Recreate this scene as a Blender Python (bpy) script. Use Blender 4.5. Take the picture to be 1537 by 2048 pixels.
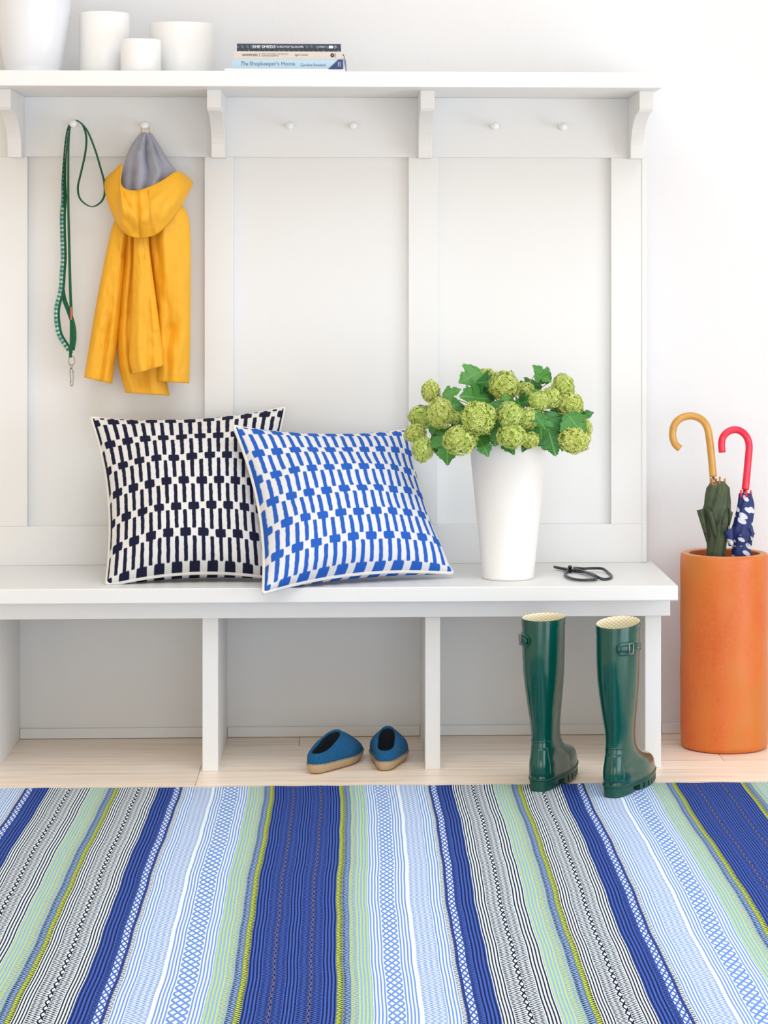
import bpy, bmesh, math, random
from mathutils import Vector, Matrix, noise

random.seed(7)
SC = bpy.context.scene
COL = SC.collection
for o in list(bpy.data.objects):
    bpy.data.objects.remove(o)

# ------------------------------------------------------------------ camera, world, lights, exposure
F_PX, VPX, VPY, H = 4840.0, 705.0, 560.0, 1.19
YAW = math.radians(2.4)
CX = VPX + F_PX * math.tan(YAW)
cam_data = bpy.data.cameras.new('camera')
cam = bpy.data.objects.new('camera', cam_data)
COL.objects.link(cam)
cam.location = (0, 0, H)
cam.rotation_euler = (math.pi / 2, 0, -YAW)
cam_data.sensor_fit = 'VERTICAL'
cam_data.sensor_height = 36.0
cam_data.sensor_width = 27.0
cam_data.lens = F_PX / 2048 * 36.0
cam_data.shift_x = (768.5 - CX) / 2048
cam_data.shift_y = -(1024 - VPY) / 2048
cam_data.clip_start = 0.05
SC.camera = cam

w = bpy.data.worlds.new('world')
SC.world = w
w.use_nodes = True
w.node_tree.nodes['Background'].inputs[0].default_value = (0.86, 0.93, 1.0, 1)
w.node_tree.nodes['Background'].inputs[1].default_value = 1.0


def area(name, loc, target, sx, sy, power, col):
    L = bpy.data.lights.new(name, 'AREA')
    L.shape = 'RECTANGLE'
    L.size, L.size_y = sx, sy
    L.energy = power
    L.color = col
    o = bpy.data.objects.new(name, L)
    COL.objects.link(o)
    o.location = loc
    o.rotation_euler = (Vector(target) - Vector(loc)).to_track_quat('-Z', 'Y').to_euler()
    return o


# daylight through the glazed door of the right wall; front and overhead lamps are added fill
area('door_daylight', (2.55, 4.05, 0.7), (0.0, 4.05, 0.7), 2.3, 1.3, 105, (0.80, 0.885, 1.0))
area('added_front_fill', (0.3, -1.25, 0.95), (0.3, 2.0, 0.95), 3.6, 1.8, 190, (0.81, 0.895, 1.0))  # added fill lamp from behind the camera, no known source there
area('added_overhead_fill', (0.5, 3.5, 3.66), (0.5, 3.5, 0.0), 3.2, 2.4, 215, (0.81, 0.895, 1.0))  # added overhead lamp that brightens floor and seat
SC.view_settings.view_transform = 'Standard'
SC.view_settings.look = 'None'
SC.view_settings.gamma = 1.0
SC.view_settings.use_curve_mapping = False
SC.view_settings.exposure = -1.12
SC.cycles.max_bounces = 8
SC.cycles.diffuse_bounces = 5
SC.cycles.adaptive_threshold = 0.03


# ------------------------------------------------------------------ layout helpers (photo measurements -> metres)
def _t(px):
    u = (px - CX) / F_PX
    return u, math.cos(YAW) - u * math.sin(YAW), u * math.cos(YAW) + math.sin(YAW)


def PY(px, py, Y):
    u, dy, dx = _t(px)
    t = Y / dy
    return Vector((t * dx, Y, H + (VPY - py) / F_PX * t))


def PZ(px, py, z):
    u, dy, dx = _t(px)
    t = (H - z) * F_PX / (py - VPY)
    return Vector((t * dx, t * dy, z))


def XA(px, Y):
    return PY(px, 0, Y).x


def ZA(py, Y, px=705):
    return PY(px, py, Y).z


# ------------------------------------------------------------------ materials
def lin(c):
    return tuple(((v / 255) / 12.92 if v / 255 <= 0.04045 else ((v / 255 + 0.055) / 1.055) ** 2.4) for v in c) + (1.0,)


def nmat(name):
    m = bpy.data.materials.new(name)
    m.use_nodes = True
    nt = m.node_tree
    b = nt.nodes['Principled BSDF']
    return m, nt, b


def N(nt, typ, **kw):
    n = nt.nodes.new(typ)
    for k, v in kw.items():
        setattr(n, k, v)
    return n


def Mth(nt, op, a, b=None, c=None, clamp=False):
    n = nt.nodes.new('ShaderNodeMath')
    n.operation = op
    n.use_clamp = clamp
    for i, v in enumerate((a, b, c)):
        if v is None:
            continue
        if isinstance(v, (int, float)):
            n.inputs[i].default_value = v
        else:
            nt.links.new(v, n.inputs[i])
    return n.outputs[0]


def mixc(nt, f, a, b):
    n = nt.nodes.new('ShaderNodeMix')
    n.data_type = 'RGBA'
    for sock, v in ((n.inputs[0], f), (n.inputs[6], a), (n.inputs[7], b)):
        if isinstance(v, (int, float)):
            sock.default_value = v
        elif isinstance(v, tuple):
            sock.default_value = v
        else:
            nt.links.new(v, sock)
    return n.outputs[2]


def simple(name, rgb, rough=0.5, bump=0.0, bscale=200.0, metal=0.0, coat=0.0, var=0.0, vscale=6.0, sheen=0.0, spec=0.5):
    m, nt, b = nmat(name)
    c = lin(rgb)
    b.inputs['Base Color'].default_value = c
    b.inputs['Roughness'].default_value = rough
    b.inputs['Metallic'].default_value = metal
    b.inputs['Specular IOR Level'].default_value = spec
    if coat:
        b.inputs['Coat Weight'].default_value = coat
        b.inputs['Coat Roughness'].default_value = 0.06
    if sheen:
        b.inputs['Sheen Weight'].default_value = sheen
    tc = N(nt, 'ShaderNodeTexCoord')
    if var:
        no = N(nt, 'ShaderNodeTexNoise')
        no.inputs['Scale'].default_value = vscale
        no.inputs['Detail'].default_value = 4
        nt.links.new(tc.outputs['Object'], no.inputs['Vector'])
        d = tuple(max(0, x * (1 - var)) for x in c[:3]) + (1,)
        e = tuple(min(1, x * (1 + var)) for x in c[:3]) + (1,)
        nt.links.new(mixc(nt, no.outputs['Fac'], d, e), b.inputs['Base Color'])
    if bump:
        no = N(nt, 'ShaderNodeTexNoise')
        no.inputs['Scale'].default_value = bscale
        no.inputs['Detail'].default_value = 3
        nt.links.new(tc.outputs['Object'], no.inputs['Vector'])
        bp = N(nt, 'ShaderNodeBump')
        bp.inputs['Strength'].default_value = bump
        bp.inputs['Distance'].default_value = 0.002
        nt.links.new(no.outputs['Fac'], bp.inputs['Height'])
        nt.links.new(bp.outputs['Normal'], b.inputs['Normal'])
    return m


M = {}
M['wall'] = simple('wall_paint', (230, 230, 232), 0.75, 0.25, 60)
M['ceiling'] = simple('ceiling_paint', (244, 234, 216), 0.8)
M['warm_wall'] = simple('cream_wall_paint', (238, 225, 204), 0.8)
M['paint'] = simple('white_lacquer_paint', (233, 233, 232), 0.42, 0.03, 30)
M['peg'] = simple('peg_paint', (246, 246, 244), 0.35)
M['ceramic'] = simple('white_ceramic', (240, 239, 238), 0.3)
M['enamel'] = simple('white_enamel', (232, 234, 240), 0.16)
M['vase'] = simple('matte_white_vase', (243, 241, 238), 0.35)
M['piping'] = simple('cream_piping', (232, 230, 224), 0.85, 0.3, 900)
M['coat'] = simple('yellow_rain_cotton', (240, 175, 33), 0.6, 0.15, 38, var=0.04)
M['lining'] = simple('grey_lining', (166, 168, 182), 0.8, 0.2, 300)
M['leash_green'] = simple('green_webbing', (12, 96, 62), 0.7, 0.3, 900)
M['metal'] = simple('nickel', (150, 150, 150), 0.25, metal=1.0)
M['red_tag'] = simple('red_tag', (214, 92, 78), 0.7)
M['scissor'] = simple('blackened_iron', (42, 50, 54), 0.38, 0.05, 300)
M['boot'] = simple('green_rubber', (0, 76, 65), 0.16, 0.02, 20, coat=0.0)
M['boot_sole'] = simple('green_rubber_sole', (2, 72, 58), 0.4)
M['felt'] = simple('teal_felt', (8, 90, 138), 0.95, 1.0, 420, var=0.6, vscale=230)
M['felt_dark'] = simple('dark_slipper_lining', (16, 24, 34), 0.95, 0.5, 400)
M['suede'] = simple('tan_suede_sole', (190, 166, 132), 0.85, 0.3, 300, var=0.08, vscale=60)
M['stitch'] = simple('brown_stitch', (96, 74, 52), 0.8)
M['stem'] = simple('green_stem', (150, 172, 92), 0.55)
M['wood_handle'] = simple('varnished_malacca', (205, 150, 62), 0.3, var=0.16, vscale=40, coat=0.4)
M['red_handle'] = simple('red_plastic', (232, 24, 64), 0.28, coat=0.3)
M['rib_wood'] = simple('rib_tip_wood', (190, 132, 66), 0.5)
M['paper'] = simple('book_pages', (236, 230, 220), 0.8)
M['white_cover'] = simple('white_cover', (243, 243, 242), 0.5)
M['cream_cover'] = simple('cream_cover', (208, 200, 191), 0.55)
M['sky_cover'] = simple('pale_blue_cover', (178, 202, 220), 0.5)
M['navy_print'] = simple('navy_print', (46, 62, 118), 0.5)
M['white_print'] = simple('white_print', (240, 240, 240), 0.6)
M['black_print'] = simple('black_print', (36, 36, 38), 0.6)
M['slate_print'] = simple('slate_print', (70, 88, 108), 0.6)
M['ribbon'] = simple('pale_blue_ribbon', (186, 214, 240), 0.6)
M['frame'] = simple('window_frame_paint', (240, 240, 238), 0.45)


def glass_mat():
    m, nt, b = nmat('window_glass')
    for n in list(nt.nodes):
        if n.type != 'OUTPUT_MATERIAL':
            nt.nodes.remove(n)
    out = [n for n in nt.nodes if n.type == 'OUTPUT_MATERIAL'][0]
    t = N(nt, 'ShaderNodeBsdfTransparent')
    g = N(nt, 'ShaderNodeBsdfGlossy')
    g.inputs['Roughness'].default_value = 0.02
    mx = N(nt, 'ShaderNodeMixShader')
    mx.inputs[0].default_value = 0.06
    nt.links.new(t.outputs[0], mx.inputs[1])
    nt.links.new(g.outputs[0], mx.inputs[2])
    nt.links.new(mx.outputs[0], out.inputs['Surface'])
    return m


M['glass'] = glass_mat()


def wood_floor():
    m, nt, b = nmat('pale_oak')
    tc = N(nt, 'ShaderNodeTexCoord')
    oi = N(nt, 'ShaderNodeObjectInfo')
    mp = N(nt, 'ShaderNodeMapping')
    mp.inputs['Scale'].default_value = (2.2, 38, 38)
    off = N(nt, 'ShaderNodeVectorMath', operation='ADD')
    nt.links.new(tc.outputs['Object'], off.inputs[0])
    cmb = N(nt, 'ShaderNodeCombineXYZ')
    nt.links.new(Mth(nt, 'MULTIPLY', oi.outputs['Random'], 40.0), cmb.inputs[0])
    nt.links.new(Mth(nt, 'MULTIPLY', oi.outputs['Random'], 17.0), cmb.inputs[1])
    nt.links.new(cmb.outputs[0], off.inputs[1])
    nt.links.new(off.outputs[0], mp.inputs['Vector'])
    no = N(nt, 'ShaderNodeTexNoise')
    no.inputs['Scale'].default_value = 1.6
    no.inputs['Detail'].default_value = 7
    no.inputs['Distortion'].default_value = 0.5
    nt.links.new(mp.outputs[0], no.inputs['Vector'])
    cr = N(nt, 'ShaderNodeValToRGB')
    e = cr.color_ramp.elements
    e[0].position, e[0].color = 0.3, lin((236, 208, 182))
    e[1].position, e[1].color = 0.72, lin((254, 243, 229))
    k = cr.color_ramp.elements.new(0.5)
    k.color = lin((251, 233, 214))
    nt.links.new(no.outputs['Fac'], cr.inputs[0])
    hs = N(nt, 'ShaderNodeHueSaturation')
    nt.links.new(Mth(nt, 'ADD', Mth(nt, 'MULTIPLY', oi.outputs['Random'], 0.12), 0.95), hs.inputs['Value'])
    nt.links.new(cr.outputs[0], hs.inputs['Color'])
    nt.links.new(hs.outputs[0], b.inputs['Base Color'])
    b.inputs['Roughness'].default_value = 0.38
    bp = N(nt, 'ShaderNodeBump')
    bp.inputs['Strength'].default_value = 0.08
    bp.inputs['Distance'].default_value = 0.002
    nt.links.new(no.outputs['Fac'], bp.inputs['Height'])
    nt.links.new(bp.outputs[0], b.inputs['Normal'])
    return m


M['oak'] = wood_floor()


def cushion_mat(name, dark, light=(235, 233, 228)):
    """printed cotton: staggered bars with a wider block at the middle of each bar"""
    m, nt, b = nmat(name)
    uv = N(nt, 'ShaderNodeUVMap')
    uv.uv_map = 'UVMap'
    wob = N(nt, 'ShaderNodeTexNoise')
    wob.inputs['Scale'].default_value = 34.0
    wob.inputs['Detail'].default_value = 2
    nt.links.new(uv.outputs[0], wob.inputs['Vector'])
    sep = N(nt, 'ShaderNodeSeparateXYZ')
    nt.links.new(uv.outputs[0], sep.inputs[0])
    wsep = N(nt, 'ShaderNodeSeparateColor')
    nt.links.new(wob.outputs['Color'], wsep.inputs[0])
    NC, NR = 20.0, 6.3                      # bar columns across, block rows up
    u = Mth(nt, 'ADD', Mth(nt, 'MULTIPLY', sep.outputs[0], NC), Mth(nt, 'MULTIPLY', Mth(nt, 'SUBTRACT', wsep.outputs[0], 0.5), 0.15))
    v = Mth(nt, 'ADD', Mth(nt, 'MULTIPLY', sep.outputs[1], NR), Mth(nt, 'MULTIPLY', Mth(nt, 'SUBTRACT', wsep.outputs[1], 0.5), 0.06))
    res = None
    for s in (0.0, 0.5):
        a = Mth(nt, 'ABSOLUTE', Mth(nt, 'SUBTRACT', Mth(nt, 'FRACT', Mth(nt, 'ADD', Mth(nt, 'MULTIPLY', u, 0.5), s)), 0.5))
        a = Mth(nt, 'MULTIPLY', a, 2.0)       # in columns
        c = Mth(nt, 'ABSOLUTE', Mth(nt, 'SUBTRACT', Mth(nt, 'FRACT', Mth(nt, 'ADD', Mth(nt, 'MULTIPLY', v, 0.5), s)), 0.5))
        c = Mth(nt, 'MULTIPLY', c, 5.6)       # 2 rows -> column units
        for hw, hh, r in ((0.218, 2.42, 0.11), (0.60, 0.42, 0.16)):
            qx = Mth(nt, 'MAXIMUM', Mth(nt, 'SUBTRACT', a, hw - r), 0.0)
            qy = Mth(nt, 'MAXIMUM', Mth(nt, 'SUBTRACT', c, hh - r), 0.0)
            dd = Mth(nt, 'SUBTRACT', Mth(nt, 'SQRT', Mth(nt, 'ADD', Mth(nt, 'MULTIPLY', qx, qx), Mth(nt, 'MULTIPLY', qy, qy))), r)
            res = dd if res is None else Mth(nt, 'MINIMUM', res, dd)
    mask = Mth(nt, 'SUBTRACT', 0.5, Mth(nt, 'MULTIPLY', res, 14.0), clamp=True)
    # fine cotton weave
    wx = Mth(nt, 'SINE', Mth(nt, 'MULTIPLY', sep.outputs[0], 1500.0))
    wy = Mth(nt, 'SINE', Mth(nt, 'MULTIPLY', sep.outputs[1], 1500.0))
    wv = Mth(nt, 'MULTIPLY', wx, wy)
    dk = lin(dark)
    dl = tuple(min(1, x * 1.35 + 0.012) for x in dk[:3]) + (1,)
    darkc = mixc(nt, Mth(nt, 'ADD', Mth(nt, 'MULTIPLY', wv, 0.35), 0.4, clamp=True), dk, dl)
    nt.links.new(mixc(nt, mask, lin(light), darkc), b.inputs['Base Color'])
    b.inputs['Roughness'].default_value = 0.95
    b.inputs['Specular IOR Level'].default_value = 0.2
    bp = N(nt, 'ShaderNodeBump')
    bp.inputs['Strength'].default_value = 0.15
    bp.inputs['Distance'].default_value = 0.001
    nt.links.new(wv, bp.inputs['Height'])
    nt.links.new(bp.outputs[0], b.inputs['Normal'])
    return m


M['navy_cushion'] = cushion_mat('navy_print_cotton', (17, 20, 48), (226, 225, 223))
M['blue_cushion'] = cushion_mat('blue_print_cotton', (34, 88, 178), (226, 226, 228))


def rug_mat():
    m, nt, b = nmat('flatwoven_rug')
    ca = N(nt, 'ShaderNodeAttribute'); ca.attribute_name = 'yarn_a'
    cb = N(nt, 'ShaderNodeAttribute'); cb.attribute_name = 'yarn_b'
    kd = N(nt, 'ShaderNodeAttribute'); kd.attribute_name = 'weave'
    uv = N(nt, 'ShaderNodeUVMap'); uv.uv_map = 'UVMap'
    sep = N(nt, 'ShaderNodeSeparateXYZ')
    nt.links.new(uv.outputs[0], sep.inputs[0])
    ks = N(nt, 'ShaderNodeSeparateXYZ')
    nt.links.new(kd.outputs['Vector'], ks.inputs[0])
    u, y = sep.outputs[0], sep.outputs[1]        # u in band stitches, y in metres
    no = N(nt, 'ShaderNodeTexNoise')
    no.inputs['Scale'].default_value = 420
    nt.links.new(uv.outputs[0], no.inputs['Vector'])
    jit = Mth(nt, 'MULTIPLY', Mth(nt, 'SUBTRACT', no.outputs['Fac'], 0.5), 0.5)
    # triangle wave along the rug
    tri = Mth(nt, 'MULTIPLY', Mth(nt, 'ABSOLUTE', Mth(nt, 'SUBTRACT', Mth(nt, 'FRACT', Mth(nt, 'DIVIDE', y, 0.021)), 0.5)), 2.0)
    tri2 = Mth(nt, 'MULTIPLY', Mth(nt, 'ABSOLUTE', Mth(nt, 'SUBTRACT', Mth(nt, 'FRACT', Mth(nt, 'DIVIDE', y, 0.034)), 0.5)), 2.0)
    # 0: pinstripes broken into stitches
    st = Mth(nt, 'FRACT', Mth(nt, 'ADD', Mth(nt, 'DIVIDE', y, 0.0075), Mth(nt, 'MULTIPLY', Mth(nt, 'FLOOR', u), 0.5)))
    p0 = Mth(nt, 'SUBTRACT', Mth(nt, 'ABSOLUTE', Mth(nt, 'SUBTRACT', Mth(nt, 'FRACT', u), 0.5)), 0.24)
    p0 = Mth(nt, 'ADD', p0, Mth(nt, 'MULTIPLY', Mth(nt, 'SUBTRACT', st, 0.5), 0.16))
    # 1: nested zigzags
    z1 = Mth(nt, 'FRACT', Mth(nt, 'ADD', Mth(nt, 'MULTIPLY', u, 0.5), Mth(nt, 'MULTIPLY', tri, 1.35)))
    p1 = Mth(nt, 'SUBTRACT', Mth(nt, 'ABSOLUTE', Mth(nt, 'SUBTRACT', z1, 0.5)), 0.25)
    # 2: lattice of diamonds
    tu = Mth(nt, 'MULTIPLY', Mth(nt, 'ABSOLUTE', Mth(nt, 'SUBTRACT', Mth(nt, 'FRACT', Mth(nt, 'MULTIPLY', u, 0.5)), 0.5)), 2.0)
    p2 = Mth(nt, 'MULTIPLY', Mth(nt, 'SUBTRACT', Mth(nt, 'ABSOLUTE', Mth(nt, 'SUBTRACT', Mth(nt, 'ADD', tu, tri2), 1.0)), 0.36), 1.2)
    w1 = Mth(nt, 'SUBTRACT', 1.0, Mth(nt, 'ABSOLUTE', Mth(nt, 'SUBTRACT', ks.outputs[0], 1.0)), clamp=True)
    w2 = Mth(nt, 'SUBTRACT', ks.outputs[0], 1.0, clamp=True)
    w0 = Mth(nt, 'SUBTRACT', 1.0, ks.outputs[0], clamp=True)
    p = Mth(nt, 'ADD', Mth(nt, 'ADD', Mth(nt, 'MULTIPLY', p0, w0), Mth(nt, 'MULTIPLY', p1, w1)), Mth(nt, 'MULTIPLY', p2, w2))
    p = Mth(nt, 'ADD', p, Mth(nt, 'MULTIPLY', jit, 0.35))
    mask = Mth(nt, 'ADD', Mth(nt, 'MULTIPLY', p, 9.0), 0.5, clamp=True)
    col = mixc(nt, mask, ca.outputs['Color'], cb.outputs['Color'])
    nt.links.new(col, b.inputs['Base Color'])
    b.inputs['Roughness'].default_value = 1.0
    b.inputs['Specular IOR Level'].default_value = 0.08
    hgt = Mth(nt, 'ADD', Mth(nt, 'MULTIPLY', mask, 0.5), Mth(nt, 'SINE', Mth(nt, 'MULTIPLY', y, 900.0)))
    bp = N(nt, 'ShaderNodeBump')
    bp.inputs['Strength'].default_value = 0.35
    bp.inputs['Distance'].default_value = 0.0015
    nt.links.new(hgt, bp.inputs['Height'])
    nt.links.new(bp.outputs[0], b.inputs['Normal'])
    return m


M['rug'] = rug_mat()


def bloom_mat():
    m, nt, b = nmat('viburnum_petals')
    a = N(nt, 'ShaderNodeAttribute'); a.attribute_name = 'tone'
    oi = N(nt, 'ShaderNodeObjectInfo')
    c1 = mixc(nt, a.outputs['Fac'], lin((170, 194, 70)), lin((236, 240, 160)))
    hs = N(nt, 'ShaderNodeHueSaturation')
    nt.links.new(Mth(nt, 'ADD', 0.485, Mth(nt, 'MULTIPLY', oi.outputs['Random'], 0.025)), hs.inputs['Hue'])
    nt.links.new(c1, hs.inputs['Color'])
    nt.links.new(hs.outputs[0], b.inputs['Base Color'])
    b.inputs['Roughness'].default_value = 0.7
    b.inputs['Subsurface Weight'].default_value = 0.0
    return m


M['bloom'] = bloom_mat()


def leaf_mat():
    m, nt, b = nmat('viburnum_leaf')
    uv = N(nt, 'ShaderNodeUVMap'); uv.uv_map = 'UVMap'
    sep = N(nt, 'ShaderNodeSeparateXYZ')
    nt.links.new(uv.outputs[0], sep.inputs[0])
    ax = Mth(nt, 'ABSOLUTE', sep.outputs[0])
    vein = Mth(nt, 'FRACT', Mth(nt, 'MULTIPLY', Mth(nt, 'SUBTRACT', sep.outputs[1], Mth(nt, 'MULTIPLY', ax, 0.8)), 7.0))
    vein = Mth(nt, 'ABSOLUTE', Mth(nt, 'SUBTRACT', vein, 0.5))
    mid = Mth(nt, 'SUBTRACT', 1.0, Mth(nt, 'MULTIPLY', ax, 45.0), clamp=True)
    oi = N(nt, 'ShaderNodeObjectInfo')
    base = mixc(nt, oi.outputs['Random'], lin((34, 108, 40)), lin((84, 150, 62)))
    c = mixc(nt, Mth(nt, 'MAXIMUM', mid, Mth(nt, 'MULTIPLY', Mth(nt, 'SUBTRACT', vein, 0.42, clamp=True), 5.0)), base, lin((120, 170, 90)))
    nt.links.new(c, b.inputs['Base Color'])
    b.inputs['Roughness'].default_value = 0.45
    bp = N(nt, 'ShaderNodeBump')
    bp.inputs['Strength'].default_value = 0.15
    bp.inputs['Distance'].default_value = 0.002
    nt.links.new(vein, bp.inputs['Height'])
    nt.links.new(bp.outputs[0], b.inputs['Normal'])
    return m


M['leaf'] = leaf_mat()
M['bloom_core'] = simple('bloom_heart', (150, 178, 66), 0.9)


def pot_mat():
    m, nt, b = nmat('orange_glaze')
    tc = N(nt, 'ShaderNodeTexCoord')
    n1 = N(nt, 'ShaderNodeTexNoise'); n1.inputs['Scale'].default_value = 5.0; n1.inputs['Detail'].default_value = 5
    n2 = N(nt, 'ShaderNodeTexNoise'); n2.inputs['Scale'].default_value = 120.0; n2.inputs['Detail'].default_value = 3
    mp = N(nt, 'ShaderNodeMapping'); mp.inputs['Scale'].default_value = (1.6, 1.6, 0.8)
    nt.links.new(tc.outputs['Object'], mp.inputs['Vector'])
    nt.links.new(mp.outputs[0], n1.inputs['Vector'])
    nt.links.new(tc.outputs['Object'], n2.inputs['Vector'])
    cr = N(nt, 'ShaderNodeValToRGB')
    e = cr.color_ramp.elements
    e[0].position, e[0].color = 0.32, lin((206, 92, 32))
    e[1].position, e[1].color = 0.68, lin((196, 124, 46))
    k = e.new(0.5); k.color = lin((212, 112, 42))
    f = Mth(nt, 'ADD', Mth(nt, 'MULTIPLY', n1.outputs['Fac'], 0.75), Mth(nt, 'MULTIPLY', n2.outputs['Fac'], 0.25))
    nt.links.new(f, cr.inputs[0])
    nt.links.new(cr.outputs[0], b.inputs['Base Color'])
    b.inputs['Roughness'].default_value = 0.4
    bp = N(nt, 'ShaderNodeBump'); bp.inputs['Strength'].default_value = 0.15; bp.inputs['Distance'].default_value = 0.003
    nt.links.new(n1.outputs['Fac'], bp.inputs['Height'])
    nt.links.new(bp.outputs[0], b.inputs['Normal'])
    return m


M['pot'] = pot_mat()
M['pot_rim'] = simple('pot_rim_glaze', (214, 150, 104), 0.5, var=0.1, vscale=20)
M['pot_inside'] = simple('pot_inside_glaze', (190, 92, 30), 0.5, var=0.1, vscale=20)


def camo_mat():
    m, nt, b = nmat('camouflage_nylon')
    tc = N(nt, 'ShaderNodeTexCoord')
    n1 = N(nt, 'ShaderNodeTexNoise'); n1.inputs['Scale'].default_value = 24; n1.inputs['Detail'].default_value = 1.0
    nt.links.new(tc.outputs['Object'], n1.inputs['Vector'])
    cr = N(nt, 'ShaderNodeValToRGB')
    cr.color_ramp.interpolation = 'CONSTANT'
    e = cr.color_ramp.elements
    e[0].position, e[0].color = 0.0, lin((58, 52, 44))
    e[1].position, e[1].color = 0.36, lin((62, 76, 50))
    k = e.new(0.6); k.color = lin((72, 86, 56))
    k = e.new(0.68); k.color = lin((112, 96, 74))
    nt.links.new(n1.outputs['Fac'], cr.inputs[0])
    nt.links.new(cr.outputs[0], b.inputs['Base Color'])
    b.inputs['Roughness'].default_value = 0.6
    return m


def leafprint_mat():
    m, nt, b = nmat('navy_leaf_print_nylon')
    uv = N(nt, 'ShaderNodeUVMap'); uv.uv_map = 'UVMap'
    mp = N(nt, 'ShaderNodeMapping')
    mp.inputs['Rotation'].default_value = (0, 0, 0.75)
    mp.inputs['Scale'].default_value = (1, 1, 1)
    nt.links.new(uv.outputs[0], mp.inputs['Vector'])
    mp2 = N(nt, 'ShaderNodeMapping')
    mp2.inputs['Scale'].default_value = (34, 66, 1)
    nt.links.new(mp.outputs[0], mp2.inputs['Vector'])
    vo = N(nt, 'ShaderNodeTexVoronoi'); vo.inputs['Scale'].default_value = 1.0
    vo.inputs['Randomness'].default_value = 0.8
    nt.links.new(mp2.outputs[0], vo.inputs['Vector'])
    mask = Mth(nt, 'MULTIPLY', Mth(nt, 'SUBTRACT', 0.40, vo.outputs['Distance']), 30.0, clamp=True)
    sc = N(nt, 'ShaderNodeSeparateColor')
    nt.links.new(vo.outputs['Color'], sc.inputs[0])
    keep = Mth(nt, 'GREATER_THAN', sc.outputs[0], 0.12)
    nt.links.new(mixc(nt, Mth(nt, 'MULTIPLY', mask, keep), lin((26, 44, 104)), lin((214, 218, 228))), b.inputs['Base Color'])
    b.inputs['Roughness'].default_value = 0.55
    return m


M['camo'] = camo_mat()
M['leafprint'] = leafprint_mat()


def leash_mat():
    m, nt, b = nmat('plaid_ribbon')
    uv = N(nt, 'ShaderNodeUVMap'); uv.uv_map = 'UVMap'
    sep = N(nt, 'ShaderNodeSeparateXYZ')
    nt.links.new(uv.outputs[0], sep.inputs[0])
    a = Mth(nt, 'FRACT', Mth(nt, 'DIVIDE', sep.outputs[1], 0.011))
    b2 = Mth(nt, 'FRACT', Mth(nt, 'MULTIPLY', sep.outputs[0], 2.0))
    s1 = Mth(nt, 'GREATER_THAN', a, 0.5)
    s2 = Mth(nt, 'GREATER_THAN', b2, 0.5)
    big = Mth(nt, 'GREATER_THAN', Mth(nt, 'FRACT', Mth(nt, 'DIVIDE', sep.outputs[1], 0.044)), 0.5)
    c1 = mixc(nt, s2, lin((40, 150, 140)), lin((24, 92, 150)))
    c2 = mixc(nt, s2, lin((206, 220, 200)), lin((150, 172, 80)))
    c3 = mixc(nt, s1, c1, c2)
    edge = Mth(nt, 'GREATER_THAN', Mth(nt, 'ABSOLUTE', Mth(nt, 'SUBTRACT', sep.outputs[0], 0.5)), 0.42)
    nt.links.new(mixc(nt, edge, mixc(nt, Mth(nt, 'MULTIPLY', big, 0.35), c3, lin((14, 96, 110))), lin((12, 96, 62))), b.inputs['Base Color'])
    b.inputs['Roughness'].default_value = 0.7
    return m


M['plaid'] = leash_mat()


def boot_lining_mat():
    m, nt, b = nmat('cream_quilted_lining')
    uv = N(nt, 'ShaderNodeUVMap'); uv.uv_map = 'UVMap'
    sep = N(nt, 'ShaderNodeSeparateXYZ')
    nt.links.new(uv.outputs[0], sep.inputs[0])
    a = Mth(nt, 'ABSOLUTE', Mth(nt, 'SUBTRACT', Mth(nt, 'FRACT', Mth(nt, 'ADD', Mth(nt, 'MULTIPLY', sep.outputs[0], 26), Mth(nt, 'MULTIPLY', sep.outputs[1], 150))), 0.5))
    c = Mth(nt, 'ABSOLUTE', Mth(nt, 'SUBTRACT', Mth(nt, 'FRACT', Mth(nt, 'SUBTRACT', Mth(nt, 'MULTIPLY', sep.outputs[0], 26), Mth(nt, 'MULTIPLY', sep.outputs[1], 150))), 0.5))
    ln = Mth(nt, 'GREATER_THAN', Mth(nt, 'MAXIMUM', a, c), 0.4)
    nt.links.new(mixc(nt, ln, lin((244, 238, 216)), lin((214, 194, 138))), b.inputs['Base Color'])
    b.inputs['Roughness'].default_value = 0.8
    return m


M['boot_lining'] = boot_lining_mat()


def sheds_mat():
    m, nt, b = nmat('slate_dotted_cover')
    tc = N(nt, 'ShaderNodeTexCoord')
    sp_ = N(nt, 'ShaderNodeSeparateXYZ')
    nt.links.new(tc.outputs['Object'], sp_.inputs[0])
    cb_ = N(nt, 'ShaderNodeCombineXYZ')
    nt.links.new(Mth(nt, 'ADD', sp_.outputs[0], Mth(nt, 'MULTIPLY', sp_.outputs[2], 0.5)), cb_.inputs[0])
    nt.links.new(Mth(nt, 'ADD', sp_.outputs[2], Mth(nt, 'MULTIPLY', sp_.outputs[1], 1.0)), cb_.inputs[1])
    vo = N(nt, 'ShaderNodeTexVoronoi'); vo.voronoi_dimensions = '2D'
    vo.inputs['Scale'].default_value = 82.0; vo.inputs['Randomness'].default_value = 0.15
    nt.links.new(cb_.outputs[0], vo.inputs['Vector'])
    mask = Mth(nt, 'MULTIPLY', Mth(nt, 'SUBTRACT', 0.34, vo.outputs['Distance']), 12.0, clamp=True)
    nt.links.new(mixc(nt, mask, lin((46, 50, 64)), lin((78, 108, 128))), b.inputs['Base Color'])
    b.inputs['Roughness'].default_value = 0.5
    return m


M['sheds'] = sheds_mat()

# ------------------------------------------------------------------ object helpers
ROOT = {}


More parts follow.
